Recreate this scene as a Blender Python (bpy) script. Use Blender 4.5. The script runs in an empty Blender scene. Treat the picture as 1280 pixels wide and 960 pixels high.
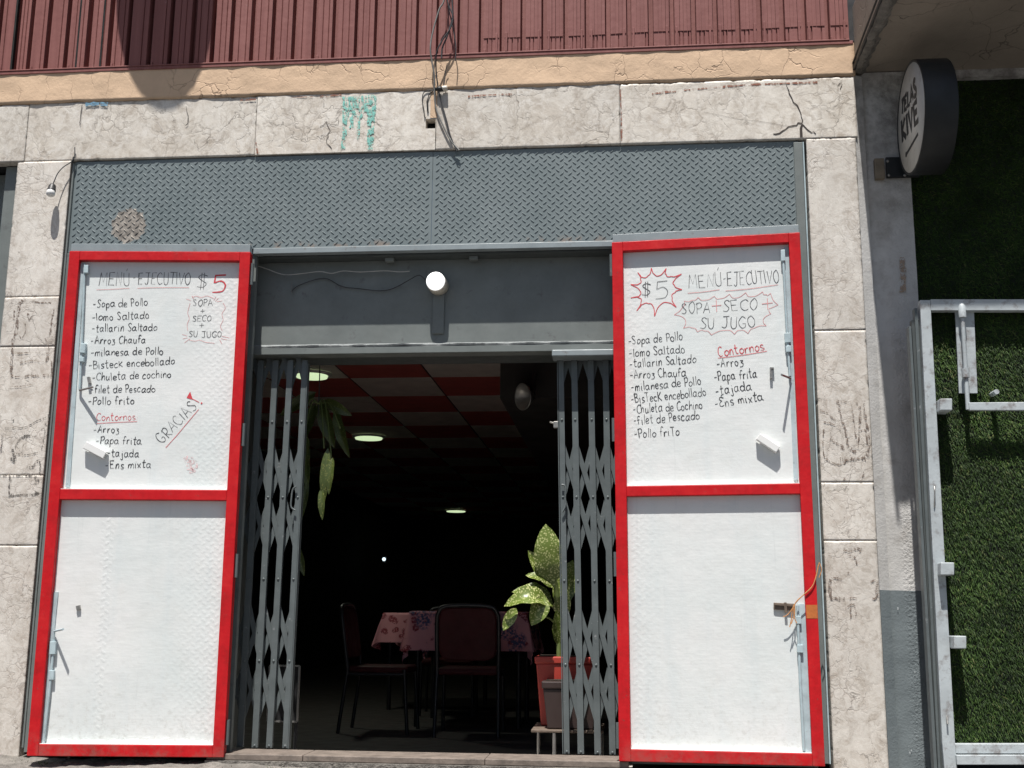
import bpy, math, random
from mathutils import Vector, Matrix, noise
rnd = random.Random(7)
SC = bpy.context.scene
COL = SC.collection

# ------------------------------------------------------------------ camera, sky, sun, exposure
F_PX = 1450.0
CAM = Vector((0.0, -5.4249, 0.6227))
ROT = Matrix(((0.99560007, 0.09332395, 0.00843409),        # rows: right, down, forward
              (-0.01010352, 0.19639609, -0.98047259),
              (-0.093158, 0.97607337, 0.19647487)))
cd = bpy.data.cameras.new('camera'); cam = bpy.data.objects.new('camera', cd); COL.objects.link(cam)
cd.sensor_width = 36.0; cd.lens = F_PX / 1280 * 36.0; cd.clip_start = 0.05; cd.clip_end = 500
r_, d_, f_ = ROT[0], ROT[1], ROT[2]
m4 = Matrix(((r_[0], -d_[0], -f_[0], CAM.x), (r_[1], -d_[1], -f_[1], CAM.y), (r_[2], -d_[2], -f_[2], CAM.z), (0, 0, 0, 1)))
cam.matrix_world = m4
SC.camera = cam
w = bpy.data.worlds.new('World'); SC.world = w; w.use_nodes = True
nt = w.node_tree; bg = nt.nodes['Background']
sky = nt.nodes.new('ShaderNodeTexSky'); sky.sky_type = 'NISHITA'; sky.sun_disc = False
SUN_DIR = Vector((0.13, 1.0, -2.8)).normalized()            # the way the light travels
to_sun = -SUN_DIR
sky.sun_elevation = math.asin(to_sun.z)
sky.sun_rotation = math.atan2(to_sun.x, to_sun.y)
sky.dust_density = 2.0
nt.links.new(sky.outputs[0], bg.inputs[0]); bg.inputs[1].default_value = 0.05
sl = bpy.data.lights.new('sun', 'SUN'); sl.energy = 5.0; sl.angle = math.radians(0.53); sl.color = (1.0, 0.965, 0.92)
so = bpy.data.objects.new('sun', sl); COL.objects.link(so); so.rotation_euler = SUN_DIR.to_track_quat('-Z', 'Y').to_euler(); so.location = (-2, -6, 14)
vs = SC.view_settings; vs.view_transform = 'Standard'; vs.look = 'None'; vs.gamma = 1.0; vs.use_curve_mapping = False
vs.exposure = 0.46
SC.cycles.max_bounces = 6; SC.cycles.diffuse_bounces = 4

# ------------------------------------------------------------------ geometry helpers
def at(px, py, Y):
    """the point of the plane y = Y seen at a pixel of the 1280 x 960 photograph"""
    d = r_ * ((px - 640) / F_PX) + d_ * ((py - 480) / F_PX) + f_
    return CAM + d * ((Y - CAM.y) / d.y)
class Frame:
    """a flat face in the place: origin, two axes in it and its outward normal"""
    def __init__(s, O, u, v):
        s.O = Vector(O); s.u = Vector(u).normalized(); v = Vector(v); s.v = (v - s.u * v.dot(s.u)).normalized()
        s.n = s.u.cross(s.v)
    def pt(s, a, b, c=0.0): return s.O + s.u * a + s.v * b + s.n * c
    def ab(s, px, py, c=0.0):
        d = r_ * ((px - 640) / F_PX) + d_ * ((py - 480) / F_PX) + f_
        O = s.O + s.n * c
        p = CAM + d * ((O - CAM).dot(s.n) / d.dot(s.n)) - s.O
        return (p.dot(s.u), p.dot(s.v))
FAC = Frame((0, 0, 0), (1, 0, 0), (0, 0, 1))
def plane(Y): return Frame((0, Y, 0), (1, 0, 0), (0, 0, 1))

class MB:
    def __init__(s): s.v = []; s.f = []; s.sm = []
    def add(s, vs_, fs, smooth=False):
        o = len(s.v); s.v.extend([Vector(p) for p in vs_])
        for f in fs: s.f.append([i + o for i in f]); s.sm.append(smooth)
        return s
    def box(s, p0, p1, F=None):
        x0, y0, z0 = p0; x1, y1, z1 = p1
        c = [(x0, y0, z0), (x1, y0, z0), (x1, y1, z0), (x0, y1, z0), (x0, y0, z1), (x1, y0, z1), (x1, y1, z1), (x0, y1, z1)]
        fs = [(0, 3, 2, 1), (4, 5, 6, 7), (0, 1, 5, 4), (1, 2, 6, 5), (2, 3, 7, 6), (3, 0, 4, 7)]
        if F: c = [F.pt(*q) for q in c]
        return s.add(c, fs)
    def obox(s, c, ax, ay, az, hx, hy, hz):
        c = Vector(c); ax = Vector(ax).normalized() * hx; ay = Vector(ay).normalized() * hy; az = Vector(az).normalized() * hz
        q = [c - ax - ay - az, c + ax - ay - az, c + ax + ay - az, c - ax + ay - az, c - ax - ay + az, c + ax - ay + az, c + ax + ay + az, c - ax + ay + az]
        return s.add(q, [(0, 3, 2, 1), (4, 5, 6, 7), (0, 1, 5, 4), (1, 2, 6, 5), (2, 3, 7, 6), (3, 0, 4, 7)])
    def bar(s, p, q, wdir, hw, ht):
        """flat bar from p to q, half-width hw along wdir, half-thickness ht"""
        p = Vector(p); q = Vector(q); L = q - p; L0 = L.normalized(); W = Vector(wdir); W = (W - L0 * W.dot(L0)).normalized()
        return s.obox((p + q) / 2, L0, W, L0.cross(W), L.length / 2, hw, ht)
    def tube(s, pts, r, n=8, cap=True):
        pts = [Vector(p) for p in pts]; rs = r if isinstance(r, (list, tuple)) else [r] * len(pts)
        rings = []; prev = None
        for i, p in enumerate(pts):
            t = (pts[min(i + 1, len(pts) - 1)] - pts[max(i - 1, 0)])
            t = t.normalized() if t.length > 1e-9 else Vector((0, 0, 1))
            if prev is None:
                a = Vector((0, 0, 1)) if abs(t.z) < .9 else Vector((1, 0, 0)); prev = t.cross(a).normalized()
            prev = (prev - t * prev.dot(t)).normalized(); b = t.cross(prev)
            rings.append([p + (prev * math.cos(2 * math.pi * k / n) + b * math.sin(2 * math.pi * k / n)) * rs[i] for k in range(n)])
        vs_ = [q for R in rings for q in R]; fs = []
        for i in range(len(pts) - 1):
            for k in range(n): fs.append((i * n + k, i * n + (k + 1) % n, (i + 1) * n + (k + 1) % n, (i + 1) * n + k))
        s.add(vs_, fs, True)
        if cap: s.add(rings[0], [list(range(n))[::-1]]); s.add(rings[-1], [list(range(n))])
        return s
    def lathe(s, base, axis, prof, n=32):
        """prof: (distance along axis, radius)"""
        base = Vector(base); ax = Vector(axis).normalized(); a = Vector((0, 0, 1)) if abs(ax.z) < .9 else Vector((1, 0, 0))
        e = ax.cross(a).normalized(); g = ax.cross(e)
        vs_ = [base + ax * h + (e * math.cos(2 * math.pi * k / n) + g * math.sin(2 * math.pi * k / n)) * max(r, 1e-4) for h, r in prof for k in range(n)]
        fs = [(i * n + k, i * n + (k + 1) % n, (i + 1) * n + (k + 1) % n, (i + 1) * n + k) for i in range(len(prof) - 1) for k in range(n)]
        return s.add(vs_, fs, True)
    def ribbon(s, pts, nrm, hw):
        pts = [Vector(p) for p in pts]; vs_ = []; N = Vector(nrm)
        for i, p in enumerate(pts):
            t = pts[min(i + 1, len(pts) - 1)] - pts[max(i - 1, 0)]
            if t.length < 1e-9: t = Vector((1, 0, 0))
            k = N.cross(t.normalized()); k = k.normalized() * (hw[i] if isinstance(hw, (list, tuple)) else hw)
            vs_ += [p - k, p + k]
        return s.add(vs_, [(2 * i, 2 * i + 2, 2 * i + 3, 2 * i + 1) for i in range(len(pts) - 1)])
    def sphere(s, c, r, n=10, sq=(1, 1, 1)):
        c = Vector(c); vs_ = []; fs = []
        for i in range(n + 1):
            th = math.pi * i / n
            for k in range(n * 2):
                ph = math.pi * k / n; vs_.append(c + Vector((math.sin(th) * math.cos(ph) * sq[0], math.sin(th) * math.sin(ph) * sq[1], math.cos(th) * sq[2])) * r)
        for i in range(n):
            for k in range(2 * n): fs.append((i * 2 * n + k, (i + 1) * 2 * n + k, (i + 1) * 2 * n + (k + 1) % (2 * n), i * 2 * n + (k + 1) % (2 * n)))
        return s.add(vs_, fs, True)
    def build(s, name, m, parent=None, bevel=0.0, seg=2):
        org = Vector((0, 0, 0)); p = parent
        while p is not None: org += p.location; p = p.parent
        me = bpy.data.meshes.new(name); me.from_pydata([tuple(q - org) for q in s.v], [], s.f)
        me.polygons.foreach_set('use_smooth', s.sm); me.update()
        o = bpy.data.objects.new(name, me); COL.objects.link(o); o.parent = parent
        me.materials.append(m)
        if bevel:
            b = o.modifiers.new('bevel', 'BEVEL'); b.width = bevel; b.segments = seg; b.limit_method = 'ANGLE'
        return o
def tag(o, label=None, cat=None, group=None, kind=None):
    for k, v_ in (('label', label), ('category', cat), ('group', group), ('kind', kind)):
        if v_: o[k] = v_
    return o
def thing(name, loc, label, cat, group=None):
    o = bpy.data.objects.new(name, None); COL.objects.link(o); o.location = loc; o.empty_display_size = .1
    return tag(o, label, cat, group)
def copy_tree(o, parent=None):
    c = o.copy(); COL.objects.link(c); c.parent = parent
    for ch in list(o.children): copy_tree(ch, c)
    return c
def smooth_line(pts, k=5):
    """Catmull-Rom through the points; a doubled point is a sharp corner"""
    runs = [[pts[0]]]
    for a, b in zip(pts, pts[1:]):
        if abs(a[0] - b[0]) + abs(a[1] - b[1]) < 1e-9: runs.append([b])
        else: runs[-1].append(b)
    out = []
    for R in runs:
        if len(R) < 3: out += [tuple(q) for q in R]; continue
        for i in range(len(R) - 1):
            p0 = R[max(i - 1, 0)]; p1 = R[i]; p2 = R[i + 1]; p3 = R[min(i + 2, len(R) - 1)]
            for j in range(k):
                t = j / k
                out.append(tuple(.5 * (2 * p1[c] + (p2[c] - p0[c]) * t + (2 * p0[c] - 5 * p1[c] + 4 * p2[c] - p3[c]) * t * t + (3 * p1[c] - p0[c] - 3 * p2[c] + p3[c]) * t ** 3) for c in range(len(p1))))
        out.append(tuple(R[-1]))
    res = [out[0]]
    for q in out[1:]:
        if max(abs(q[c] - res[-1][c]) for c in range(len(q))) > 1e-7: res.append(q)
    return res
def curve3(pts, k=6): return [Vector(p) for p in smooth_line([tuple(p) for p in pts], k)]

# ------------------------------------------------------------------ materials
class NT:
    def __init__(s, name):
        s.m = bpy.data.materials.new(name); s.m.use_nodes = True; s.t = s.m.node_tree
        s.b = s.t.nodes['Principled BSDF']; s.pos = s.n('ShaderNodeNewGeometry').outputs['Position']
    def n(s, typ, **kw):
        x = s.t.nodes.new(typ)
        for k, v_ in kw.items():
            if k.startswith('_'): setattr(x, k[1:], v_)
            else: x.inputs[k.replace('0', ' ')].default_value = v_
        return x
    def l(s, a, b): s.t.links.new(a, b)
    def noise(s, scale, detail=6, rough=.6, vec=None, dist=0.0):
        x = s.n('ShaderNodeTexNoise', Scale=scale, Detail=detail, Roughness=rough, Distortion=dist); s.l(vec or s.pos, x.inputs['Vector']); return x.outputs['Fac']
    def noisec(s, scale, detail=3, vec=None):
        x = s.n('ShaderNodeTexNoise', Scale=scale, Detail=detail); s.l(vec or s.pos, x.inputs['Vector']); return x.outputs['Color']
    def ramp(s, fac, stops):
        x = s.n('ShaderNodeValToRGB'); cr = x.color_ramp
        while len(cr.elements) < len(stops): cr.elements.new(.5)
        for e, (p, c) in zip(cr.elements, stops): e.position = p; e.color = c if len(c) == 4 else (*c, 1)
        s.l(fac, x.inputs[0]); return x.outputs[0]
    def mix(s, fac, a, b, mode='MIX'):
        x = s.n('ShaderNodeMix', _data_type='RGBA', _blend_type=mode)
        for i, q in ((0, fac), (6, a), (7, b)):
            if isinstance(q, (int, float)): x.inputs[i].default_value = q
            elif isinstance(q, tuple): x.inputs[i].default_value = (*q[:3], 1)
            else: s.l(q, x.inputs[i])
        return x.outputs[2]
    def math(s, op, a, b=0.0, c=0.0):
        x = s.n('ShaderNodeMath', _operation=op)
        for i, q in enumerate((a, b, c)):
            if isinstance(q, (int, float)): x.inputs[i].default_value = q
            else: s.l(q, x.inputs[i])
        return x.outputs[0]
    def vmath(s, op, a, b, scale=1.0):
        x = s.n('ShaderNodeVectorMath', _operation=op)
        for i, q in enumerate((a, b)):
            if isinstance(q, tuple): x.inputs[i].default_value = q
            elif q is not None: s.l(q, x.inputs[i])
        if op == 'SCALE': x.inputs['Scale'].default_value = scale
        return x.outputs[1] if op in ('LENGTH', 'DISTANCE') else x.outputs[0]
    def voro(s, scale, vec=None, feature='DISTANCE_TO_EDGE', out='Distance', rnd_=1.0):
        x = s.n('ShaderNodeTexVoronoi', Scale=scale, _feature=feature); x.inputs['Randomness'].default_value = rnd_; s.l(vec or s.pos, x.inputs['Vector']); return x.outputs[out]
    def sep(s, v_=None):
        x = s.n('ShaderNodeSeparateXYZ'); s.l(v_ or s.pos, x.inputs[0]); return x.outputs
    def warp(s, amp, scale, detail=3):
        c = s.noisec(scale, detail); k = s.vmath('SUBTRACT', c, (.5, .5, .5)); k = s.vmath('SCALE', k, None, amp); return s.vmath('ADD', s.pos, k)
    def bump(s, h, strength=.5, dist=.005, prev=None):
        x = s.n('ShaderNodeBump', Strength=strength, Distance=dist); s.l(h, x.inputs['Height'])
        if prev: s.l(prev, x.inputs['Normal'])
        return x.outputs[0]
    def out(s, col=None, rough=.6, normal=None, metal=0.0, spec=None):
        if col is not None:
            if isinstance(col, tuple): s.b.inputs['Base Color'].default_value = (*col[:3], 1)
            else: s.l(col, s.b.inputs['Base Color'])
        if isinstance(rough, (int, float)): s.b.inputs['Roughness'].default_value = rough
        else: s.l(rough, s.b.inputs['Roughness'])
        if normal: s.l(normal, s.b.inputs['Normal'])
        s.b.inputs['Metallic'].default_value = metal
        if spec is not None: s.b.inputs['Specular IOR Level'].default_value = spec
        return s.m
def paint(name, c, var=.12, rough=.5, sc=9.0, bs=60.0, bst=.25, bd=.001, metal=0.0, dirt=None, spec=None):
    """paint or plain stuff: one colour, mottled, with a little relief; dirt = (colour, amount)"""
    t = NT(name); a = t.noise(sc, 8, .65)
    lo = tuple(x * (1 - var) for x in c); hi = tuple(min(1, x * (1 + var)) for x in c)
    col = t.ramp(a, [(.3, lo), (.7, hi)])
    if dirt:
        k = t.ramp(t.noise(sc * 2.3, 10, .7), [(.62 - dirt[1] * .3, (0, 0, 0)), (.72, (1, 1, 1))]); col = t.mix(k, col, dirt[0])
    rr = t.ramp(t.noise(sc * 1.7, 4), [(.3, (max(0, rough - .1),) * 3), (.7, (min(1, rough + .12),) * 3)])
    return t.out(col, rr, t.bump(t.noise(bs, 6), bst, bd), metal, spec)

def marble(name, base, warm, vein, vs_=10.0, seed=0.0, k1=.8, k2=.6):
    t = NT(name)
    off = t.vmath('ADD', t.pos, (seed, seed * 1.7, seed * .6))
    oi = t.n('ShaderNodeObjectInfo').outputs['Random']
    def warp(v_, sc, amp, d=4): return t.vmath('ADD', v_, t.vmath('SCALE', t.vmath('SUBTRACT', t.noisec(sc, d, v_), (.5, .5, .5)), None, amp))
    wv = warp(off, 7, .14); wv2 = warp(wv, 34, .045, 4)
    big = t.ramp(t.noise(2.6, 7, .65, off), [(.32, warm), (.52, base), (.72, tuple(min(1, x * 1.10) for x in base))])
    blot = t.ramp(t.noise(17, 9, .72, wv), [(.34, (.70, .66, .62)), (.5, (.97, .96, .95)), (.66, (1.12, 1.12, 1.12))])
    col = t.mix(1.0, big, blot, 'MULTIPLY')
    tone = t.math('MULTIPLY_ADD', oi, .14, .93)
    cc = t.n('ShaderNodeCombineXYZ')
    for i in range(3): t.l(tone, cc.inputs[i])
    col = t.mix(1.0, col, cc.outputs[0], 'MULTIPLY')
    def veins(sc, v_, w_, gs, g0, g1, o_):
        a = t.ramp(t.voro(sc, v_), [(0.0, (1, 1, 1)), (w_ * .4, (.5,) * 3), (w_, (0, 0, 0))])
        g = t.ramp(t.noise(gs, 5, .65, t.vmath('ADD', off, (o_, o_, o_))), [(g0, (0, 0, 0)), (g1, (1, 1, 1))]); return t.mix(1.0, a, g, 'MULTIPLY')
    pale = veins(vs_ * 1.4, warp(wv, 20, .08), .16, 6, .40, .62, 3.3); col = t.mix(t.math('MULTIPLY', pale, .55), col, (.80, .77, .72))
    v1 = veins(vs_, wv2, .10, 4.5, .44, .62, 0); v2 = veins(vs_ * 2.7, wv2, .15, 6, .42, .64, 5.1); v3 = veins(vs_ * .45, wv2, .022, 3, .48, .60, 9.2)
    col = t.mix(t.math('MULTIPLY', v2, k2), col, tuple(x * 1.5 for x in vein)); col = t.mix(t.math('MULTIPLY', v1, k1), col, vein); col = t.mix(t.math('MULTIPLY', v3, .7), col, tuple(x * .5 for x in vein))
    pits = t.ramp(t.noise(85, 5, .75, off), [(.31, (1, 1, 1)), (.38, (0, 0, 0))]); gp = t.ramp(t.noise(5, 4), [(.45, (.15,) * 3), (.65, (1, 1, 1))]); pits = t.mix(1.0, pits, gp, 'MULTIPLY')
    col = t.mix(t.math('MULTIPLY', pits, .7), col, tuple(x * .6 for x in vein))
    st = t.n('ShaderNodeMapping'); st.inputs['Scale'].default_value = (9, 9, .9); t.l(off, st.inputs[0])
    run = t.ramp(t.noise(1.6, 6, .6, st.outputs[0]), [(.55, (0, 0, 0)), (.75, (1, 1, 1))])
    col = t.mix(t.math('MULTIPLY', run, .28), col, (.33, .29, .26))
    h = t.math('SUBTRACT', t.noise(60, 8, .72, off), t.math('MULTIPLY', v1, .7)); h = t.math('SUBTRACT', h, t.math('MULTIPLY', pits, .6)); h = t.math('SUBTRACT', h, t.math('MULTIPLY', v3, 1.2))
    return t.out(col, .55, t.bump(h, .28, .004))

M = {}
M['marble'] = marble('cream_marble', (.675, .635, .57), (.62, .565, .49), (.24, .20, .16), 14, 1.3, .62, .45)
M['marble_pillar'] = marble('pale_marble', (.675, .64, .585), (.64, .595, .535), (.35, .30, .255), 21, 7.7, .6, .5)
def plaster(name, c, crack):
    t = NT(name); wv = t.warp(.3, 3.0, 5)
    col = t.ramp(t.noise(3.5, 8, .65), [(.3, tuple(x * .86 for x in c)), (.7, tuple(min(1, x * 1.1) for x in c))])
    stn = t.ramp(t.noise(9, 7, .7), [(.58, (0, 0, 0)), (.75, (1, 1, 1))]); col = t.mix(t.math('MULTIPLY', stn, .3), col, tuple(x * .55 for x in c))
    ck = t.ramp(t.voro(7, wv), [(0, (1, 1, 1)), (.018, (0, 0, 0))]); g = t.ramp(t.noise(3, 3), [(.45, (0, 0, 0)), (.6, (1, 1, 1))])
    ck = t.mix(1.0, ck, g, 'MULTIPLY'); col = t.mix(t.math('MULTIPLY', ck, .8), col, crack)
    h = t.math('SUBTRACT', t.noise(30, 9, .7), ck)
    return t.out(col, .8, t.bump(h, .5, .006))
M['orange'] = plaster('ochre_plaster', (.68, .485, .325), (.36, .24, .16))
M['soffit'] = plaster('stained_soffit', (.28, .24, .195), (.09, .07, .06))
def column_paint():
    t = NT('column_paint'); z = t.sep()[2]; x = t.sep()[0]
    line = t.math('MULTIPLY_ADD', t.noise(14, 3), .006, .75)
    low = t.math('LESS_THAN', z, line)
    up = t.ramp(t.noise(5, 8, .65), [(.3, (.47, .46, .44)), (.7, (.62, .61, .59))])
    gy = t.ramp(t.noise(7, 6, .6), [(.3, (.145, .172, .182)), (.7, (.175, .205, .215))])
    chip = t.ramp(t.noise(16, 8, .75), [(.70, (0, 0, 0)), (.73, (1, 1, 1))]); gy = t.mix(chip, gy, (.5, .52, .52))
    st = t.ramp(t.noise(8, 8, .7), [(.54, (0, 0, 0)), (.68, (1, 1, 1))]); up = t.mix(t.math('MULTIPLY', st, .45), up, (.27, .24, .21))
    dk = t.ramp(z, [(.0, (0, 0, 0)), (1, (1, 1, 1))])
    soot = t.math('MULTIPLY', t.ramp(t.noise(9, 7, .7), [(.4, (0, 0, 0)), (.62, (1, 1, 1))]), t.ramp(t.math('MULTIPLY', z, .28), [(.62, (0, 0, 0)), (.9, (1, 1, 1))]))
    up = t.mix(t.math('MULTIPLY', soot, .75), up, (.11, .10, .09))
    col = t.mix(low, up, gy)
    rough_side = t.ramp(t.math('SUBTRACT', x, 1.0), [(.26, (0, 0, 0)), (.29, (1, 1, 1))])
    h = t.math('MULTIPLY', t.noise(85, 4, .6), t.math('MULTIPLY_ADD', rough_side, .75, .25))
    return t.out(col, .7, t.bump(h, .8, .008))
M['column'] = column_paint()
def maroon():
    t = NT('maroon_paint'); mp = t.n('ShaderNodeMapping'); mp.inputs['Scale'].default_value = (30, 6, 1.2); t.l(t.pos, mp.inputs[0])
    col = t.ramp(t.noise(1.0, 6, .6, mp.outputs[0]), [(.3, (.205, .074, .066)), (.7, (.28, .112, .10))])
    wear = t.ramp(t.noise(55, 8, .7), [(.60, (0, 0, 0)), (.70, (1, 1, 1))]); g = t.ramp(t.noise(1.0, 3, .5, mp.outputs[0]), [(.55, (0, 0, 0)), (.66, (1, 1, 1))])
    col = t.mix(t.math('MULTIPLY', t.mix(1.0, wear, g, 'MULTIPLY'), .5), col, (.42, .27, .26))
    return t.out(col, .6, t.bump(t.math('ADD', t.noise(25, 5), t.math('MULTIPLY', t.noise(4, 3), 3.0)), .3, .004), spec=.3)
M['maroon'] = maroon()
def tread():
    t = NT('grey_tread_paint'); p = t.pos
    col = t.ramp(t.noise(4, 8, .65), [(.3, (.155, .190, .196)), (.7, (.205, .240, .246))])
    # bare round patch where paint came off
    c = at(161, 282, 0.012); d = t.vmath('DISTANCE', p, tuple(c)); d = t.math('ADD', d, t.math('MULTIPLY', t.math('SUBTRACT', t.noise(34, 7, .75), .5), .10))
    k = t.math('LESS_THAN', d, .088); col = t.mix(k, col, t.ramp(t.noise(38, 7), [(.32, (.13, .115, .10)), (.68, (.50, .455, .40))]))
    z = t.sep()[2]; band = t.ramp(t.math('SUBTRACT', z, 2.0), [(.44, (1, 1, 1)), (.462, (0, 0, 0))])
    rs = t.ramp(t.noise(13, 8, .7), [(.52, (0, 0, 0)), (.6, (1, 1, 1))]); col = t.mix(t.math('MULTIPLY', t.mix(1.0, band, rs, 'MULTIPLY'), .7), col, (.28, .22, .18))
    fl = t.ramp(t.noise(22, 9, .75), [(.66, (0, 0, 0)), (.70, (1, 1, 1))]); col = t.mix(t.math('MULTIPLY', fl, .35), col, (.36, .37, .37))
    return t.out(col, .42, t.bump(t.math('ADD', t.noise(70, 5), t.math('MULTIPLY', t.noise(2.2, 3), 14.0)), .2, .001))
M['tread'] = tread()
M['grey'] = paint('grey_steel_paint', (.170, .188, .181), .14, .42, 6, 60, .3, .0012, dirt=((.11, .11, .11), .08))
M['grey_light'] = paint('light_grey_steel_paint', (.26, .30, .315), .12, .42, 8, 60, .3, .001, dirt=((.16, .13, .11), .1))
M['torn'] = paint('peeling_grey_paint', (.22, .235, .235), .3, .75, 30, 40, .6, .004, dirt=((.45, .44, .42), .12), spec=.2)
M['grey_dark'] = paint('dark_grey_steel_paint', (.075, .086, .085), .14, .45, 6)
M['gate'] = paint('gate_grey_paint', (.112, .130, .132), .14, .38, 12, 50, .2, .001, dirt=((.30, .31, .31), .02))
def red_paint():
    t = NT('red_gloss_paint')
    mp = t.n('ShaderNodeMapping'); mp.inputs['Scale'].default_value = (60, 60, 5); t.l(t.pos, mp.inputs[0]); brush = t.noise(1.0, 6, .65, mp.outputs[0])
    mh = t.n('ShaderNodeMapping'); mh.inputs['Scale'].default_value = (5, 60, 60); t.l(t.pos, mh.inputs[0]); brush2 = t.noise(1.0, 6, .65, mh.outputs[0])
    m_ = t.math('ADD', t.math('MULTIPLY', brush, .14), t.math('ADD', t.math('MULTIPLY', t.noise(9, 9, .72), .76), t.math('MULTIPLY', brush2, .10)))
    col = t.ramp(m_, [(.34, (.38, .010, .012)), (.5, (.53, .010, .015)), (.66, (.60, .02, .022))])
    chip = t.ramp(t.noise(48, 9, .78), [(.625, (0, 0, 0)), (.645, (1, 1, 1))]); col = t.mix(t.math('MULTIPLY', chip, .8), col, (.17, .07, .055))
    sc = t.ramp(t.noise(12, 9, .75), [(.60, (0, 0, 0)), (.72, (1, 1, 1))]); col = t.mix(t.math('MULTIPLY', sc, .22), col, (.48, .12, .11))
    z = t.sep()[2]; low = t.ramp(z, [(.0, (1, 1, 1)), (.10, (0, 0, 0))]); dn = t.ramp(t.noise(16, 8, .7), [(.42, (0, 0, 0)), (.62, (1, 1, 1))]); col = t.mix(t.math('MULTIPLY', t.mix(1.0, low, dn, 'MULTIPLY'), .55), col, (.24, .12, .10))
    h = t.math('ADD', t.noise(45, 6), t.math('MULTIPLY', brush, .6))
    return t.out(col, t.ramp(t.noise(14, 5), [(.3, (.36,) * 3), (.7, (.6,) * 3)]), t.bump(h, .5, .002), spec=.25)
M['red'] = red_paint()
def panel_paint():
    t = NT('white_panel_paint')
    col = t.ramp(t.noise(2.2, 7, .6), [(.3, (.70, .745, .735)), (.7, (.80, .80, .785))])
    mp = t.n('ShaderNodeMapping'); mp.inputs['Scale'].default_value = (8, 8, .7); t.l(t.pos, mp.inputs[0])
    wash = t.ramp(t.noise(1.5, 6, .6, mp.outputs[0]), [(.5, (0, 0, 0)), (.72, (1, 1, 1))]); col = t.mix(t.math('MULTIPLY', wash, .45), col, (.64, .70, .71))
    sm = t.ramp(t.noise(17, 9, .7), [(.64, (0, 0, 0)), (.75, (1, 1, 1))]); col = t.mix(t.math('MULTIPLY', sm, .32), col, (.50, .50, .47)); br = t.ramp(t.noise(5, 9, .75), [(.50, (0, 0, 0)), (.7, (1, 1, 1))]); col = t.mix(t.math('MULTIPLY', br, .22), col, (.62, .61, .56))
    a = t.noise(16, 5, .6); mb = t.n('ShaderNodeMapping'); mb.inputs['Scale'].default_value = (14, 14, 90); t.l(t.pos, mb.inputs[0])
    brush = t.noise(1.0, 4, .6, mb.outputs[0])
    dent = t.noise(3.2, 3, .5); h = t.math('ADD', t.math('ADD', a, t.math('MULTIPLY', brush, .3)), t.math('MULTIPLY', dent, 4.0))
    dr = t.n('ShaderNodeMapping'); dr.inputs['Scale'].default_value = (26, 26, 1.3); t.l(t.pos, dr.inputs[0]); drip = t.ramp(t.noise(1.0, 7, .7, dr.outputs[0]), [(.60, (0, 0, 0)), (.70, (1, 1, 1))]); col = t.mix(t.math('MULTIPLY', drip, .22), col, (.50, .53, .53))
    z = t.sep()[2]; low = t.ramp(z, [(.04, (1, 1, 1)), (.5, (0, 0, 0))]); sp = t.ramp(t.noise(40, 9, .75), [(.52, (0, 0, 0)), (.64, (1, 1, 1))]); col = t.mix(t.math('MULTIPLY', t.mix(1.0, low, sp, 'MULTIPLY'), .4), col, (.47, .46, .42))
    return t.out(col, .4, t.bump(h, .35, .004))
M['white'] = panel_paint()
M['white_lump'] = paint('lumpy_white_paint', (.74, .77, .76), .12, .45, 20, 40, .9, .012, dirt=((.42, .42, .40), .12))
M['bluewhite'] = paint('pale_blue_paint', (.44, .54, .57), .2, .42, 14, 30, .4, .002, dirt=((.28, .31, .32), .1))
M['ink'] = paint('black_marker', (.035, .035, .04), .5, .6, 60)
M['ink_grey'] = paint('thin_black_marker', (.085, .085, .09), .4, .6, 60)
M['ink_red'] = paint('red_marker', (.62, .06, .075), .25, .6, 60)
M['ink_pink'] = paint('faded_red_marker', (.66, .27, .27), .2, .6, 60)
def decal(name, c, thr, sc=40):
    """worn paint or dirt: bare in places"""
    t = NT(name); col = t.ramp(t.noise(sc, 6), [(.3, tuple(x * .75 for x in c)), (.7, tuple(min(1, x * 1.25) for x in c))])
    t.out(col, .7); a = t.ramp(t.noise(sc * 1.2, 8, .75), [(thr, (0, 0, 0)), (thr + .06, (1, 1, 1))]); t.l(a, t.b.inputs['Alpha']); return t.m
M['graffiti'] = decal('worn_brown_marker', (.21, .16, .13), .485, 70)
M['graffiti_dark'] = decal('worn_dark_marker', (.11, .10, .09), .475, 70)
M['teal'] = decal('teal_paint_run', (.22, .55, .48), .47, 42)
M['blue'] = decal('blue_paint_fleck', (.15, .30, .42), .42, 50)
M['rust'] = decal('rust_scar', (.26, .10, .06), .46, 45)
M['tan'] = decal('tan_stain', (.36, .27, .20), .46, 50)
M['smudge'] = decal('pink_smudge', (.80, .60, .60), .50, 70)
M['smear'] = decal('white_scuff', (.60, .63, .64), .52, 60)
M['crack'] = paint('crack', (.045, .035, .03), .3, .9)
M['black'] = paint('black_rubber', (.018, .018, .019), .3, .5)
M['void'] = paint('dark_recess', (.006, .006, .006), .2, .9)
M['steel'] = paint('bare_steel', (.34, .33, .31), .2, .4, 30, 60, .3, .001, .7)
M['rusty'] = paint('rusty_steel', (.17, .13, .10), .3, .6, 40, 60, .5, .002, .2, dirt=((.10, .06, .04), .2))
M['whiteplastic'] = paint('white_plastic', (.82, .82, .80), .04, .35, 5)
M['cream'] = paint('cream_plastic', (.62, .58, .50), .1, .4, 9)
M['stone'] = paint('rough_kerb_stone', (.20, .185, .165), .4, .85, 11, 30, 1.0, .03, dirt=((.10, .09, .08), .25))
M['tile'] = paint('worn_threshold_tile', (.19, .155, .13), .35, .6, 14, 40, .6, .004, dirt=((.12, .10, .085), .2))
M['moss'] = paint('weeds', (.06, .10, .03), .5, .8, 40)
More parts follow.
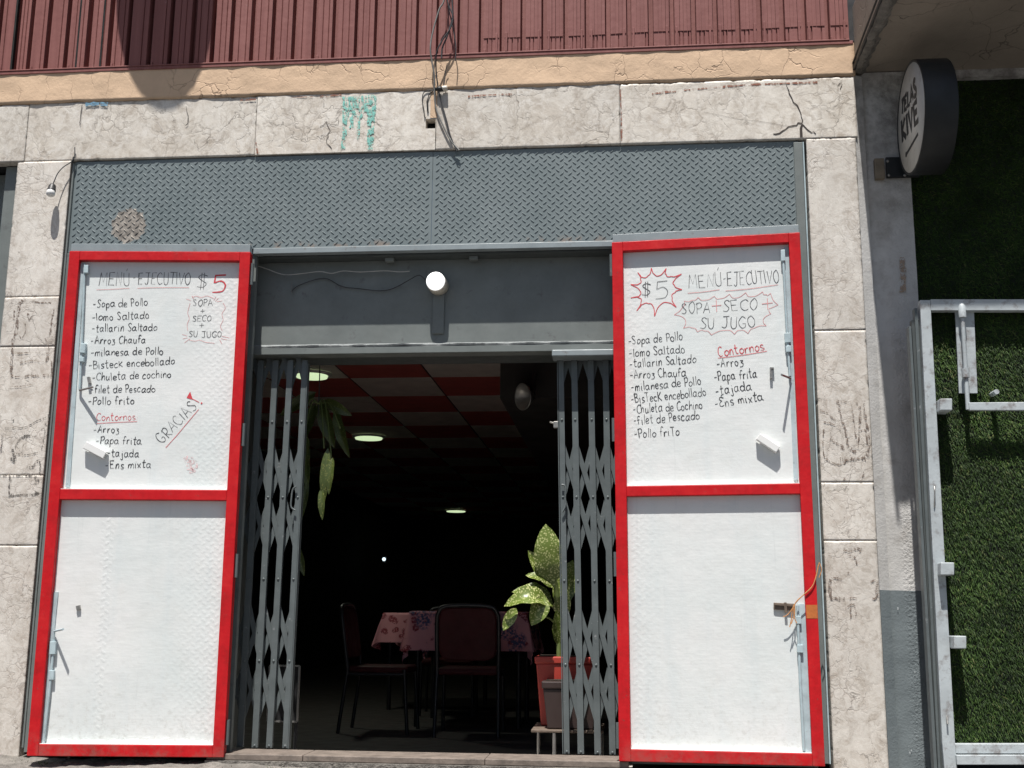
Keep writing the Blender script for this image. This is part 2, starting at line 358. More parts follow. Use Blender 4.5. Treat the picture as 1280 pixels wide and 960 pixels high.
M['pavement'] = paint('concrete_pavement', (.13, .125, .118), .2, .85, 2.5, 30, .6, .006)
M['asphalt'] = paint('asphalt', (.055, .055, .057), .25, .9, 3, 80, .8, .006)
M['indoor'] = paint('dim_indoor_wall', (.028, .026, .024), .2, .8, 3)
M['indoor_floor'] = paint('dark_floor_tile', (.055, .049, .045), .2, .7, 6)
M['bounce_tile'] = paint('pale_bounce_tile', (.62, .58, .53), .12, .6, 6)  # made-up pale strip by the door, added to bounce sunlight indoors
M['tubemetal'] = paint('dark_chair_tube', (.028, .028, .03), .15, .4, 10, 60, .1, .001, .3)
M['vinyl'] = paint('maroon_vinyl', (.055, .010, .012), .2, .6, 12, spec=.2)
M['potred'] = paint('red_plastic', (.42, .05, .035), .14, .4, 9)
M['potbrown'] = paint('brown_plastic', (.042, .026, .023), .14, .5, 12)
M['soil'] = paint('potting_soil', (.03, .02, .013), .4, .95, 60, 50, 1, .01)
M['turfback'] = paint('turf_backing', (.008, .014, .006), .3, .95, 30)
M['wood'] = paint('weathered_wood', (.20, .165, .12), .25, .8, 12)
M['cable'] = paint('black_cable', (.045, .045, .048), .25, .45, 20)
M['cablegrey'] = paint('dusty_grey_cable', (.20, .20, .19), .25, .6, 20)
M['wirepale'] = paint('pale_wire', (.5, .49, .46), .2, .6, 20)
M['string'] = paint('orange_string', (.55, .26, .10), .2, .8, 60)
M['ochre'] = paint('bare_primer', (.48, .14, .03), .25, .6, 30)
M['drum'] = paint('black_sign_drum', (.013, .015, .016), .2, .55, 8)
M['signface'] = paint('dusty_sign_face', (.58, .57, .53), .12, .5, 5, dirt=((.42, .40, .36), .2))
M['dish'] = paint('grey_dish', (.45, .45, .44), .1, .5)
def turf_mat():
    t = NT('artificial_grass'); r = t.n('ShaderNodeNewGeometry').outputs['Random Per Island']
    col = t.ramp(r, [(0, (.011, .027, .005)), (.5, (.028, .062, .010)), (.92, (.054, .105, .018)), (1, (.13, .14, .05))])
    big = t.ramp(t.noise(4.5, 3), [(.38, (.55, .58, .5)), (.62, (1.25, 1.2, 1.25))])
    return t.out(t.mix(1.0, col, big, 'MULTIPLY'), .65, spec=.25)
M['turf'] = turf_mat()
def leaf_mat(name, a, b, th):
    t = NT(name); wv = t.warp(.02, 30, 3)
    k = t.ramp(t.voro(95, wv, 'F1'), [(th, (1, 1, 1)), (th + .18, (0, 0, 0))]); col = t.mix(k, a, b)
    col = t.mix(t.ramp(t.noise(16, 4), [(.4, (0, 0, 0)), (.7, (.6,) * 3)]), col, tuple(min(1, x * 1.5) for x in a))
    t.b.inputs['Transmission Weight'].default_value = 0.0
    return t.out(col, .33, t.bump(t.noise(40, 4), .25, .002))
M['leaf'] = leaf_mat('speckled_leaf', (.11, .15, .028), (.48, .49, .22), .28)
M['leafdark'] = leaf_mat('green_leaf', (.05, .068, .017), (.20, .20, .06), .16)
M['stem'] = paint('green_stem', (.13, .17, .05), .2, .5, 30)
def cloth_mat():
    t = NT('flowered_tablecloth'); wv = t.warp(.04, 22, 4)
    base = t.ramp(t.noise(3, 4), [(.3, (.78, .32, .36)), (.7, (.88, .42, .46))])
    f1 = t.voro(13, wv, 'F1'); fl = t.ramp(f1, [(.34, (1, 1, 1)), (.42, (0, 0, 0))]); tx = t.ramp(t.noise(70, 5, .7), [(.42, (0, 0, 0)), (.5, (1, 1, 1))]); fl = t.mix(1.0, fl, tx, 'MULTIPLY')
    col = t.mix(fl, base, (.34, .04, .06))
    f2 = t.ramp(t.voro(5.2, wv, 'F1'), [(.34, (1, 1, 1)), (.44, (0, 0, 0))]); f2 = t.mix(1.0, f2, t.ramp(t.noise(55, 5, .7), [(.46, (0, 0, 0)), (.52, (1, 1, 1))]), 'MULTIPLY')
    col = t.mix(f2, col, (.09, .10, .22))
    return t.out(col, .6, t.bump(t.noise(80, 3), .15, .002))
M['cloth'] = cloth_mat()
def ceiling_mat(x0, y0, wx, wy):
    t = NT('chequered_ceiling'); s = t.sep()
    a = t.math('FLOOR', t.math('DIVIDE', t.math('SUBTRACT', s[0], x0), wx)); b = t.math('FLOOR', t.math('DIVIDE', t.math('SUBTRACT', s[1], y0), wy))
    k = t.math('MODULO', t.math('ADD', t.math('ADD', a, b), 200.0), 2.0); k = t.math('GREATER_THAN', k, .5)
    n_ = t.ramp(t.noise(8, 4), [(.3, (.9, .9, .9)), (.7, (1.1, 1.1, 1.1))])
    return t.out(t.mix(1.0, t.mix(k, (.86, .80, .72), (.58, .13, .11)), n_, 'MULTIPLY'), .7)
def emit(name, c, s_):
    t = NT(name); t.out(c, .4); t.b.inputs['Emission Color'].default_value = (*c, 1); t.b.inputs['Emission Strength'].default_value = s_; return t.m
M['lamp_on'] = emit('lit_diffuser', (.74, .92, .56), .62)
M['lamp_blue'] = emit('lit_small_lamp', (.75, .92, 1.0), 1.1)
M['bulb_on'] = emit('lit_white_diffuser', (.93, .93, .92), .75)

# ------------------------------------------------------------------ handwriting
G = {
 'a': (.62, '.48,.45 .3,.56 .08,.42 .04,.15 .18,.01 .36,.1 .48,.42 .48,.56 .48,.56 .47,.12 .62,0'),
 'b': (.52, '.05,1 .05,0 .05,0 .05,.3 .25,.53 .48,.4 .46,.12 .28,0 .05,.06'),
 'c': (.48, '.45,.45 .25,.55 .04,.35 .06,.1 .25,0 .46,.1'),
 'd': (.6, '.48,.42 .3,.55 .05,.4 .05,.12 .25,0 .45,.15 .52,.4 .52,1 .52,1 .5,.12 .6,0'),
 'e': (.48, '.05,.26 .42,.32 .38,.5 .2,.55 .03,.35 .06,.1 .25,0 .46,.1'),
 'f': (.42, '.44,.88 .28,1 .15,.8 .15,0;0,.5 .36,.53'),
 'h': (.5, '.06,1 .05,0 .05,0 .08,.3 .28,.55 .42,.4 .43,0'),
 'i': (.24, '.1,.52 .1,.05 .2,0;.11,.72 .13,.75'),
 'j': (.32, '.22,.5 .22,-.2 .1,-.38 -.08,-.25;.23,.72 .25,.75'),
 'k': (.48, '.05,.72 .05,0;.45,.68 .08,.3 .08,.3 .46,0'),
 'l': (.18, '.08,1 .09,0'),
 'm': (.7, '.05,.52 .05,0 .05,0 .08,.35 .22,.55 .33,.4 .33,0 .33,0 .36,.35 .5,.55 .62,.4 .63,0'),
 'n': (.48, '.05,.52 .05,0 .05,0 .08,.3 .25,.55 .4,.4 .41,0'),
 'o': (.5, '.26,.54 .07,.42 .04,.15 .22,0 .42,.14 .45,.38 .27,.54 .24,.545'),
 'p': (.5, '.05,.52 .05,-.4 .05,-.4 .05,.3 .25,.55 .45,.4 .42,.12 .22,0 .06,.1'),
 'r': (.42, '.05,.52 .05,0 .05,0 .1,.35 .25,.53 .4,.47'),
 's': (.44, '.4,.48 .22,.56 .06,.42 .2,.28 .4,.16 .28,.01 .04,.04'),
 't': (.42, '.2,.95 .18,.1 .3,0 .38,.05;0,.6 .42,.63'),
 'u': (.54, '.05,.52 .06,.12 .2,0 .38,.12 .44,.5 .44,.5 .44,.1 .52,0'),
 'x': (.44, '.02,.5 .4,0;.4,.52 .05,-.02'),
 'z': (.46, '.05,.5 .38,.52 .18,.3 .18,.3 .4,.15 .3,-.12 .02,-.15'),
 'A': (.6, '0,0 .28,1 .28,1 .56,0;.1,.35 .47,.35'),
 'B': (.54, '.06,1 .05,0;.05,1 .4,.9 .35,.6 .1,.52 .1,.52 .48,.4 .42,.08 .02,0'),
 'C': (.58, '.55,.85 .35,1 .08,.75 .05,.3 .28,0 .56,.12'),
 'E': (.56, '.5,1 .05,.98 .05,.98 .05,.02 .05,.02 .52,.02;.05,.52 .42,.53'),
 'G': (.6, '.55,.85 .32,1 .06,.7 .06,.28 .3,0 .54,.15 .54,.42 .54,.42 .32,.42'),
 'I': (.2, '.08,1 .09,0'),
 'J': (.6, '.1,1 .6,1;.4,1 .4,.2 .25,0 .05,.12'),
 'K': (.54, '.06,1 .05,0;.5,.95 .08,.45 .08,.45 .53,0'),
 'L': (.5, '.06,1 .05,0 .05,0 .46,.01'),
 'M': (.72, '.02,0 .1,1 .1,1 .33,.3 .33,.3 .57,1 .57,1 .66,0'),
 'N': (.58, '.05,0 .06,1 .06,1 .5,0 .5,0 .51,1'),
 'O': (.58, '.3,1 .08,.75 .06,.3 .28,0 .5,.25 .53,.7 .35,1 .28,1'),
 'P': (.5, '.09,0 .08,1;0,.85 .3,1 .48,.8 .38,.5 .1,.45'),
 'R': (.56, '.09,0 .08,1;0,.85 .3,1 .48,.8 .38,.5 .1,.45 .1,.45 .52,0'),
 'S': (.52, '.48,.85 .28,1 .07,.8 .25,.53 .46,.3 .3,.02 .02,.1'),
 'T': (.56, '0,1 .55,1;.28,1 .29,0'),
 'U': (.54, '.05,1 .06,.2 .25,0 .45,.2 .48,1'),
 'V': (.52, '0,1 .25,0 .25,0 .5,1'),
 'Ú': (.54, '.05,1 .06,.2 .25,0 .45,.2 .48,1;.25,1.15 .38,1.34'),
 'É': (.54, '.5,.85 .2,1 .08,.75 .3,.55 .3,.55 .05,.35 .12,.02 .5,.1;.3,1.1 .42,1.22'),
 'Í': (.24, '.08,.8 .09,0;.08,1.0 .1,1.02'),
 '$': (.56, '.5,.85 .28,1 .07,.8 .25,.53 .46,.3 .3,.02 .02,.1;.24,1.15 .2,-.15;.36,1.15 .33,-.15'),
 '5': (.6, '.56,1 .15,.99 .15,.99 .1,.56 .1,.56 .35,.65 .54,.4 .42,.05 .04,.02'),
 '-': (.42, '0,.38 .32,.41'), '+': (.66, '.05,.4 .58,.41;.32,.7 .31,.1'), '.': (.15, '.05,.0 .07,.05'), ':': (.15, '.05,.05 .07,.08;.06,.4 .08,.43'),
 ' ': (.3, ''),
}
def glyph_strokes(ch):
    wd, s = G[ch]
    return wd, [[tuple(float(q) for q in p.split(',')) for p in st.split()] for st in s.split(';') if st]
_lay = [0]
def lay():
    _lay[0] = (_lay[0] + 1) % 24; return .0009 + _lay[0] * .00002
def write(mb, F, text, p0, p1, cap, hw=.0019, slant=.0, px=True, wob=.06, c0=0.0):
    """hand-letter text on a face: its baseline runs from p0 to p1, cap = height of a capital (both as the photo's pixels, or metres)"""
    if px: a0 = Vector(F.ab(*p0)); a1 = Vector(F.ab(*p1)); cap = cap / 262.0
    else: a0 = Vector(p0); a1 = Vector(p1)
    e = a1 - a0; L = e.length; e.normalize(); g = Vector((-e.y, e.x)); gap = .1
    tot = sum(G[c][0] + gap for c in text) - gap; sx = L / tot; x = 0.0
    for ch in text:
        wd, sts = glyph_strokes(ch); dy = rnd.uniform(-wob, wob); k = 1 + rnd.uniform(-wob, wob); rot = rnd.uniform(-.09, .09); kx = rnd.uniform(.9, 1.08); pw = rnd.uniform(.8, 1.15)
        for st in sts:
            c = lay() + c0; pts = []
            for q in smooth_line(st, 4):
                jx, jy = noise.noise(Vector((x * 5 + q[0] * 2, q[1] * 2, cap * 9))) * .05, noise.noise(Vector((x * 5, q[0] * 2, q[1] * 2 + 7))) * .05
                qx, qy = q[0] * kx + slant * q[1] + rot * q[1] + jx, q[1] * k + dy + jy
                z = a0 + e * ((x + qx) * sx) + g * (qy * cap); pts.append(F.pt(z.x, z.y, c))
            n_ = len(pts); mb.ribbon(pts, F.n, [hw * pw * (.95 + .5 * noise.noise(Vector((i * .35, x * 3, cap)))) * (1 - .35 * (i / max(1, n_ - 1)) ** 3) for i in range(n_)])
        x += wd + gap
def ink(mb, F, poly, hw=.0018, smooth=True, vary=.0, c0=0.0, taper=False):
    ab = [F.ab(*p) for p in poly]; ab = smooth_line(ab, 5) if smooth else ab
    c = lay() + c0; pts = [F.pt(a, b, c) for a, b in ab]; n_ = len(pts)
    hws = [hw * (1 + vary * noise.noise(Vector((i * .6, poly[0][0] * .13, poly[0][1] * .17)))) * ((1 - .8 * i / max(1, n_ - 1)) if taper else 1) for i in range(n_)]
    mb.ribbon(pts, F.n, hws)
def Z(ox, oy, s): return lambda *pts: [(ox + x / s, oy + y / s) for x, y in pts]      # enlargement coordinates back to the photo's

# ------------------------------------------------------------------ ground
def sheet(name, x0, x1, y0, y1, z, m, nx=1, ny=1, amp=0.0, sc=8.0):
    mb = MB(); vs_ = []; fs = []
    for j in range(ny + 1):
        for i in range(nx + 1):
            x = x0 + (x1 - x0) * i / nx; y = y0 + (y1 - y0) * j / ny
            vs_.append((x, y, z + amp * noise.fractal(Vector((x * sc, y * sc, 3.1)), 1.0, 2.0, 4)))
    for j in range(ny):
        for i in range(nx): a = j * (nx + 1) + i; fs.append((a, a + 1, a + nx + 2, a + nx + 1))
    mb.add(vs_, fs); o = mb.build(name, m); return o
tag(sheet('road', -150, 150, -150, -3.2, -.42, M['asphalt']), kind='structure')
mb = MB().box((-150, -3.2, -.6), (150, -.75, -.27)); tag(mb.build('pavement', M['pavement'], bevel=.02), kind='structure')
# rough stone step along the front of the shops
mb = MB(); nx, prof = 420, [(-.76, -.28), (-.74, -.10), (-.70, -.075), (-.6, -.065), (-.45, -.062), (-.3, -.06), (-.2, -.06), (-.15, -.058), (-.11, -.058), (-.085, -.050), (-.06, -.046), (.06, -.046)]
vs_ = []; fs = []
for i in range(nx + 1):
    x = -5 + 8.2 * i / nx
    for (y, z) in prof:
        k = noise.fractal(Vector((x * 7, y * 9, 1.7)), .8, 2.1, 5) * .016 + noise.noise(Vector((x * 2.2, y * 2, 9))) * .008
        vs_.append((x, y + .4 * k, z + k))
P_ = len(prof)
for i in range(nx):
    for j in range(P_ - 1): a = i * P_ + j; fs.append((a, a + P_, a + P_ + 1, a + 1))
mb.add(vs_, fs, True)
step = thing('stone_step', (-1, -.3, -.27), 'long rough grey stone step running below the red framed doors', 'step')
mb.build('step_stone', M['stone'], step)
mb = MB()
for i in range(620):
    x = rnd.choice([-2.7, -1.62, -1.4, -1.2, -1.0, -.8, -.3, .9]) + rnd.gauss(0, .1); y = -.075 + rnd.gauss(0, .014); z = -.066
    a = rnd.uniform(0, 6.28); l = rnd.uniform(.008, .026); d = Vector((math.cos(a), math.sin(a), 0)); t_ = Vector((x, y, z)) + Vector((rnd.gauss(0, .012), rnd.gauss(0, .012), l))
    mb.add([Vector((x, y, z)) - d * .0025, Vector((x, y, z)) + d * .0025, t_], [(0, 1, 2)])
tag(mb.build('weeds', M['moss']), 'small green weeds growing in the crack along the foot of the step', 'weeds', kind='stuff')
thr = thing('threshold', (-.92, 0, -.06), 'worn brown tiled door threshold between the two folding gates', 'threshold')
mb = MB(); xs = [-1.90, -1.45, -.62, .02]
for a, b in zip(xs, xs[1:]): mb.box((a + .001, -.055, -.03), (b - .001, .16, .0 + rnd.uniform(-.002, .002)))
mb.build('tile_slab', M['tile'], thr, bevel=.004)
MB().box((-1.90, -.07, -.2), (.02, .155, -.0305)).build('mortar_bed', M['stone'], thr)

# ------------------------------------------------------------------ building: marble, plaster, cladding
bld = thing('restaurant_building', (-.95, .3, 0), 'marble faced shop building with ochre plaster band and maroon corrugated cladding', 'building')
LZ0, LZ1 = 2.92, 3.242
def xs_at(px, py): return at(px, py, 0).x
jx = [-5.0, xs_at(34, 160), xs_at(320, 155), xs_at(545, 150), xs_at(775, 142), xs_at(1070, 130)]
def slab(x0, x1, z0, z1, name, m, T=.06, g=.0009, parent=None, dy=0.0):
    """a stone slab with a slightly broken outline, its front face a fine grid"""
    nx = max(2, int((x1 - x0) / .009)); nz = max(2, int((z1 - z0) / .009)); vs_ = []; fs = []; q = MB()
    for j in range(nz + 1):
        for i in range(nx + 1):
            x = x0 + g + (x1 - x0 - 2 * g) * i / nx; z = z0 + g + (z1 - z0 - 2 * g) * j / nz
            ed = min(i, nx - i, j, nz - j)
            n1 = noise.fractal(Vector((x * 22, z * 22, x0 * 3.3)), .8, 2, 4)
            if ed == 0:
                cut = max(0.0, n1 - .3) * (.009 if x1 - x0 > .5 else .003)
                if i == 0: x += cut
                if i == nx: x -= cut
                if j == 0: z += cut
                if j == nz: z -= cut
            y = dy + .0012 + (.0 if ed else max(0, n1 - .2) * .006) + noise.noise(Vector((x * 5, z * 5, 4))) * .0008
            vs_.append((x, y, z))
    for j in range(nz):
        for i in range(nx): a = j * (nx + 1) + i; fs.append((a, a + 1, a + nx + 2, a + nx + 1))
    per = [i for i in range(nx + 1)] + [(j + 1) * (nx + 1) - 1 for j in range(1, nz + 1)] + [nz * (nx + 1) + i for i in range(nx - 1, -1, -1)] + [j * (nx + 1) for j in range(nz - 1, 0, -1)]
    nf = len(vs_)
    for k in per: vs_.append((vs_[k][0], T, vs_[k][2]))
    for a in range(len(per)): b = (a + 1) % len(per); fs.append((per[a], nf + a, nf + b, per[b]))
    q.add(vs_, fs, False)
    for f in range(nx * nz): q.sm[f] = True
    return q.build(name, m, parent or bld)
hole = at(538.5, 154.5, 0)
for i in range(5):
    if i == 2:
        hx0, hx1, hz0, hz1 = hole.x - .026, hole.x + .026, hole.z - .026, hole.z + .026
        continue
    slab(jx[i], jx[i + 1], LZ0 + rnd.uniform(-.002, .002), LZ1 + rnd.uniform(-.003, .003), 'lintel_slab', M['marble'], dy=rnd.uniform(-.002, .002))
# the slab with the cable hole: one front face with a square opening
q = MB(); x0, x1 = jx[2] + .0018, jx[3] - .0018
X = [x0, hx0, hx1, x1]; Zs = [LZ0 + .0018, hz0, hz1, LZ1 - .0018]; vs_ = [(x, 0, z) for z in Zs for x in X] + [(x, .06, z) for z in Zs for x in X]
fs = [(j * 4 + i, j * 4 + i + 1, j * 4 + i + 5, j * 4 + i + 4) for j in range(3) for i in range(3) if not (i == 1 and j == 1)]
for a, b in ((5, 6), (6, 10), (10, 9), (9, 5)): fs.append((a, b, b + 16, a + 16))
for a, b in ((0, 1), (1, 2), (2, 3), (3, 7), (7, 11), (11, 15), (15, 14), (14, 13), (13, 12), (12, 8), (8, 4), (4, 0)): fs.append((b, a, a + 16, b + 16))
q.add(vs_, fs); ls = q.build('lintel_slab', M['marble'], bld)
q = MB().box((hx0 - .02, .058, hz0 - .02), (hx1 + .02, .075, hz1 + .02)); q.build('cable_hole', M['void'], ls)
# strip of bare ochre plaster above the hole
q = MB().box((hole.x - .004, -.0018, hole.z + .03), (hole.x + .030, .01, LZ1)); q.build('plaster_patch', M['orange'], ls, bevel=.001)
# pillars
def zpx(px, py): return at(px, py, 0).z
pl = [LZ0, zpx(45, 371), zpx(40, 433), zpx(30, 594), zpx(25, 682), -.06]
for a, b in zip(pl[1:], pl): slab(-3.112, -2.822, a, b, 'pillar_slab', M['marble_pillar'], dy=rnd.uniform(-.001, .001))
pr = [LZ0, zpx(1045, 413), zpx(1060, 603), zpx(1062, 676), -.06]
for a, b in zip(pr[1:], pr): slab(.913, 1.15, a, b, 'pillar_slab', M['marble_pillar'], dy=rnd.uniform(-.001, .001))
# wall core behind the slabs, leaving the shop opening and the neighbouring opening
q = MB(); q.box((-2.82 - .295, .061, -.2), (-2.815, .42, 2.94)); q.box((.905, .061, -.2), (1.16, .42, 2.94)); q.box((-5.0, .061, 2.925), (1.16, .42, 4.6)); q.build('wall', M['black'], bld)
# ochre band
bz1 = 3.415
q = MB(); n_ = 260; vs_ = []; fs = []; rows = 10
for j in range(rows + 1):
    for i in range(n_ + 1):
        x = -5.0 + (jx[5] + .004 + 5.0) * i / n_; z = LZ1 + .002 + (bz1 - LZ1) * j / rows
        if j == 0: z += noise.fractal(Vector((x * 9, 0, 5)), .7, 2, 4) * .007
        vs_.append((x, -.004 + noise.fractal(Vector((x * 7, z * 7, 2)), .7, 2, 4) * .0035, z))
for j in range(rows):
    for i in range(n_): a = j * (n_ + 1) + i; fs.append((a, a + 1, a + n_ + 2, a + n_ + 1))
b0 = len(vs_)
for i in range(n_ + 1): vs_.append((vs_[i][0], .055, vs_[i][2]))
for i in range(n_): fs.append((b0 + i, b0 + i + 1, i + 1, i))
r0 = len(vs_)
for j in range(rows + 1): vs_.append((jx[5] + .004, .055, vs_[j * (n_ + 1)][2]))
for j in range(rows): fs.append((j * (n_ + 1) + n_, r0 + j, r0 + j + 1, (j + 1) * (n_ + 1) + n_))
q.add(vs_, fs, True); q.build('plaster_band', M['orange'], bld)
# white broken edge along the pillar and plaster corner on the right
q = MB(); vs_ = []; fs = []; n_ = 150
for i in range(n_ + 1):
    z = -.05 + 3.30 * i / n_; w_ = .05 + noise.fractal(Vector((0, z * 5, 7)), .7, 2, 4) * .003
    vs_ += [(1.151, .006, z), (1.151 + w_, .030 + noise.noise(Vector((z * 20, 1, 1))) * .001, z), (1.151 + w_, .07, z)]
for i in range(n_):
    for j in range(2): a = i * 3 + j; fs.append((a, a + 1, a + 4, a + 3))
q.add(vs_, fs); q.build('corner_plaster', M['column'], bld)

# maroon corrugated cladding
CZ0, CZ1 = 3.415, 4.6
gl = [17.6, 35, 57, 81, 108, 135, 158, 185, 211, 239, 264, 288, 314, 340, 366, 391.6, 416.7, 444, 469, 495.5, 522, 547, 574, 600.6, 627, 653.4, 680, 707, 733.7, 760, 786.5, 814, 840.8, 868, 895.5, 924, 951, 979.7, 1007, 1036.6]
gx = [at(p, 47, -.03).x for p in gl]; gx = [gx[0] - .1 * k for k in range(17, 0, -1)] + gx
cx1 = at(1062, 30, -.03).x
Yc = -.003; prof = []
prof.append((gx[0] - .08, Yc))
for k, g_ in enumerate(gx):
    hw = .0105 + rnd.uniform(-.002, .002); dp = .045
    prof += [(g_ - hw - .004, Yc), (g_ - hw, Yc + dp), (g_ + hw, Yc + dp), (g_ + hw + .002, Yc)]
    nxt = gx[k + 1] if k + 1 < len(gx) else cx1 + .012
    W = nxt - g_
    if W > .055:
        for fr in ((.36, .66) if g_ < at(600, 47, 0).x else (.3, .5, .72)):
            if rnd.random() < .8:
                x = g_ + W * fr + rnd.uniform(-.004, .004); prof += [(x - .0035, Yc), (x, Yc + .006), (x + .0022, Yc + .006), (x + .0032, Yc + rnd.choice([0, -.0015]))]
prof.append((cx1, Yc)); prof.append((cx1, .05))
q = MB(); vs_ = []; fs = []
for z in (CZ0 + .012, CZ1):
    vs_ += [(x, y, z) for x, y in prof]
n_ = len(prof)
for i in range(n_ - 1): fs.append((i, i + 1, n_ + i + 1, n_ + i))
q.add(vs_, fs); clad = q.build('corrugated_cladding', M['maroon'], bld)
q = MB().box((-5.0, -.009, CZ0 - .006), (at(1067, 53, -.02).x, .05, CZ0 + .012)); q.box((-5, -.012, CZ0 + .0125), (cx1, -.0035, CZ0 + .020)); q.build('flashing', M['maroon'], clad, bevel=.002)
# overlapping upper sheet on the right half: ends above the flashing and shades it
q = MB()
def zlow(x): return CZ0 + .098 + .006 * noise.noise(Vector((x * 2.3, 0, 0)))
for k in range(len(gx)):
    g_ = gx[k]
    if g_ < at(596, 47, 0).x: continue
    nxt = gx[k + 1] if k + 1 < len(gx) else cx1 + .010
    a, b = g_ + .0135, nxt - .0155; m_ = [a + (b - a) * t_ for t_ in (0, .30, .325, .53, .555, .77, .795, 1)]
    for u, v_ in ((0, 1), (2, 3), (4, 5), (6, 7)):
        za, zb = zlow(m_[u]), zlow(m_[v_])
        q.add([(m_[u], Yc - .0035, za), (m_[v_], Yc - .0035, zb), (m_[v_], Yc - .0035, CZ1), (m_[u], Yc - .0035, CZ1), (m_[u], Yc + .001, za), (m_[v_], Yc + .001, zb), (m_[v_], Yc + .001, CZ1), (m_[u], Yc + .001, CZ1)], [(0, 1, 2, 3), (0, 4, 5, 1), (1, 5, 6, 2), (4, 0, 3, 7)])
q.build('upper_sheet', M['maroon'], clad)
for k in range(len(gx)):
    g_ = gx[k]
    if g_ < at(596, 47, 0).x: continue
    x = min(g_ + (.022 if k % 2 else .080), cx1 - .012)
    MB().box((x - .0055, Yc - .0085, CZ0 + .021), (x + .0055, Yc + .001, CZ0 + .125 + rnd.uniform(-.008, .008))).build('closing_strip', M['maroon'], clad, bevel=.0015)
# black gaps between the boards on the left
for p in (17.6, 98, 128):
    x = at(p, 45, -.003).x; MB().box((x - .005, Yc - .0012, CZ0 + .02), (x + .005, Yc + .02, CZ1)).build('open_seam', M['void'], clad)
for k, g_ in enumerate(gx):                                            # clips at the foot of the grooves
    if k % 2 == 0 and -3.6 < g_ < 1.2: MB().box((g_ + .014, Yc - .005, CZ0 + .021), (g_ + .024, Yc + .002, CZ0 + .038)).build('fixing_clip', M['maroon'], clad, bevel=.001)
# dark broken return at the cladding's right end and the ochre edge of the slab next door
q = MB().box((cx1 + .002, .004, CZ0 + .013), (cx1 + .05, .06, CZ1)); q.build('end_return', M['black'], clad)

# stains and scars on the marble
q = MB()
for x, y0, y1, w_ in ((430, 121, 187, .009), (433.5, 121, 172, .006), (437, 121, 150, .012), (441, 121, 160, .013), (445, 121, 146, .010), (449, 120, 175, .007), (453, 120, 148, .008), (458, 120, 140, .008), (463.5, 119, 187, .014), (466, 119, 182, .010), (469, 119, 152, .006)):
    ink(q, FAC, [(x, y0), (x + rnd.uniform(-.6, .6), (y0 + y1) / 2), (x - 1.2, y1)], w_, vary=.9, c0=.002)
q.build('teal_paint_stain', M['teal'], bld)
q = MB(); ink(q, FAC, [(107, 131), (120, 130), (135, 130.5)], .009, vary=.8, c0=.002); q.build('blue_paint_fleck', M['blue'], bld)
q = MB()
for pl_ in ([(855, 113), (900, 109), (940, 106), (980, 104.5), (1022, 103)], [(585, 121), (610, 119), (640, 118)], [(300, 125), (320, 124.5)], [(365, 122), (392, 121)], [(400, 121), (427, 118.5)], [(815, 117.5), (835, 115), (845, 114.5)], [(775, 112), (776.5, 140), (777, 176)], [(320, 178), (322, 192)]):
    q = MB(); ink(q, FAC, pl_, .0045, vary=1.2, c0=.0012); q.build('rust_stain', M['rust'], bld)
q = MB()
def zz(x, y): return (853 + x / 3, y / 3)
for pl_, w_ in (([zz(*p) for p in ((385, 310), (400, 350), (430, 395), (445, 430), (448, 460), (448, 515))], .0028), ([zz(*p) for p in ((448, 463), (415, 472), (375, 492), (340, 503))], .0035), ([zz(*p) for p in ((448, 465), (470, 488), (500, 503))], .003), ([zz(448, 470), zz(446, 515)], .007),  # arrow strokes: shadows and stain painted as dark lines, drawn with the cracks
               ([(243, 174), (248, 186), (255, 182), (262, 171)], .0014), ([(400, 158), (408, 152), (413, 163), (408, 175), (415, 186)], .0022), ([(407, 153), (420, 156), (424, 150)], .0016),
               ([(233, 133), (235, 150), (232, 157)], .0022), ([(103, 131), (101, 150), (100, 157)], .002), ([(127, 92), (128, 108)], .001), ([(363, 88), (363.5, 107)], .0014), ([(1040, 103), (1046, 108), (1052, 104), (1050, 112)], .0018), ([(880, 140), (930, 150), (985, 158)], .001)):
    pj = [pl_[0]]
    for a_, b_ in zip(pl_, pl_[1:]):
        for t_ in (.33, .66, 1): pj.append((a_[0] + (b_[0] - a_[0]) * t_ + (rnd.uniform(-1.6, 1.6) if t_ < 1 else 0), a_[1] + (b_[1] - a_[1]) * t_ + (rnd.uniform(-1.6, 1.6) if t_ < 1 else 0)))
    q = MB(); ink(q, FAC, pj, w_ * .62, False, vary=1.3, c0=.0012); q.build('crack', M['crack'], bld)
# marker scribbles on the pillars: boxes and lost letters
q = MB(); a = Z(0, 360, 3.2); b = Z(1000, 480, 3.2)
for pl_, w_ in ((a((80, 55), (72, 110), (66, 170), (52, 215), (46, 290), (44, 350)), .006), (a((82, 50), (95, 58)), .006), (a((125, 52), (160, 58), (205, 60)), .004), (a((215, 85), (208, 130), (200, 190)), .006), (a((112, 100), (118, 130), (126, 112)), .004), (a((100, 140), (102, 170), (88, 200), (78, 190)), .003),
               (a((58, 90), (56, 130)), .004), (a((48, 232), (50, 300), (46, 350), (110, 352), (150, 350), (210, 350)), .005), (a((205, 290), (208, 345)), .004), (a((60, 262), (120, 258), (200, 262)), .0025), (a((80, 300), (130, 290), (180, 296), (195, 270)), .003), (a((40, 395), (90, 392), (130, 385)), .002), (a((180, 200), (196, 240), (182, 298)), .003)):
    q = MB(); ink(q, FAC, pl_, w_, vary=1.2); q.build('marker_scribble', M['graffiti'], bld)
q = MB()
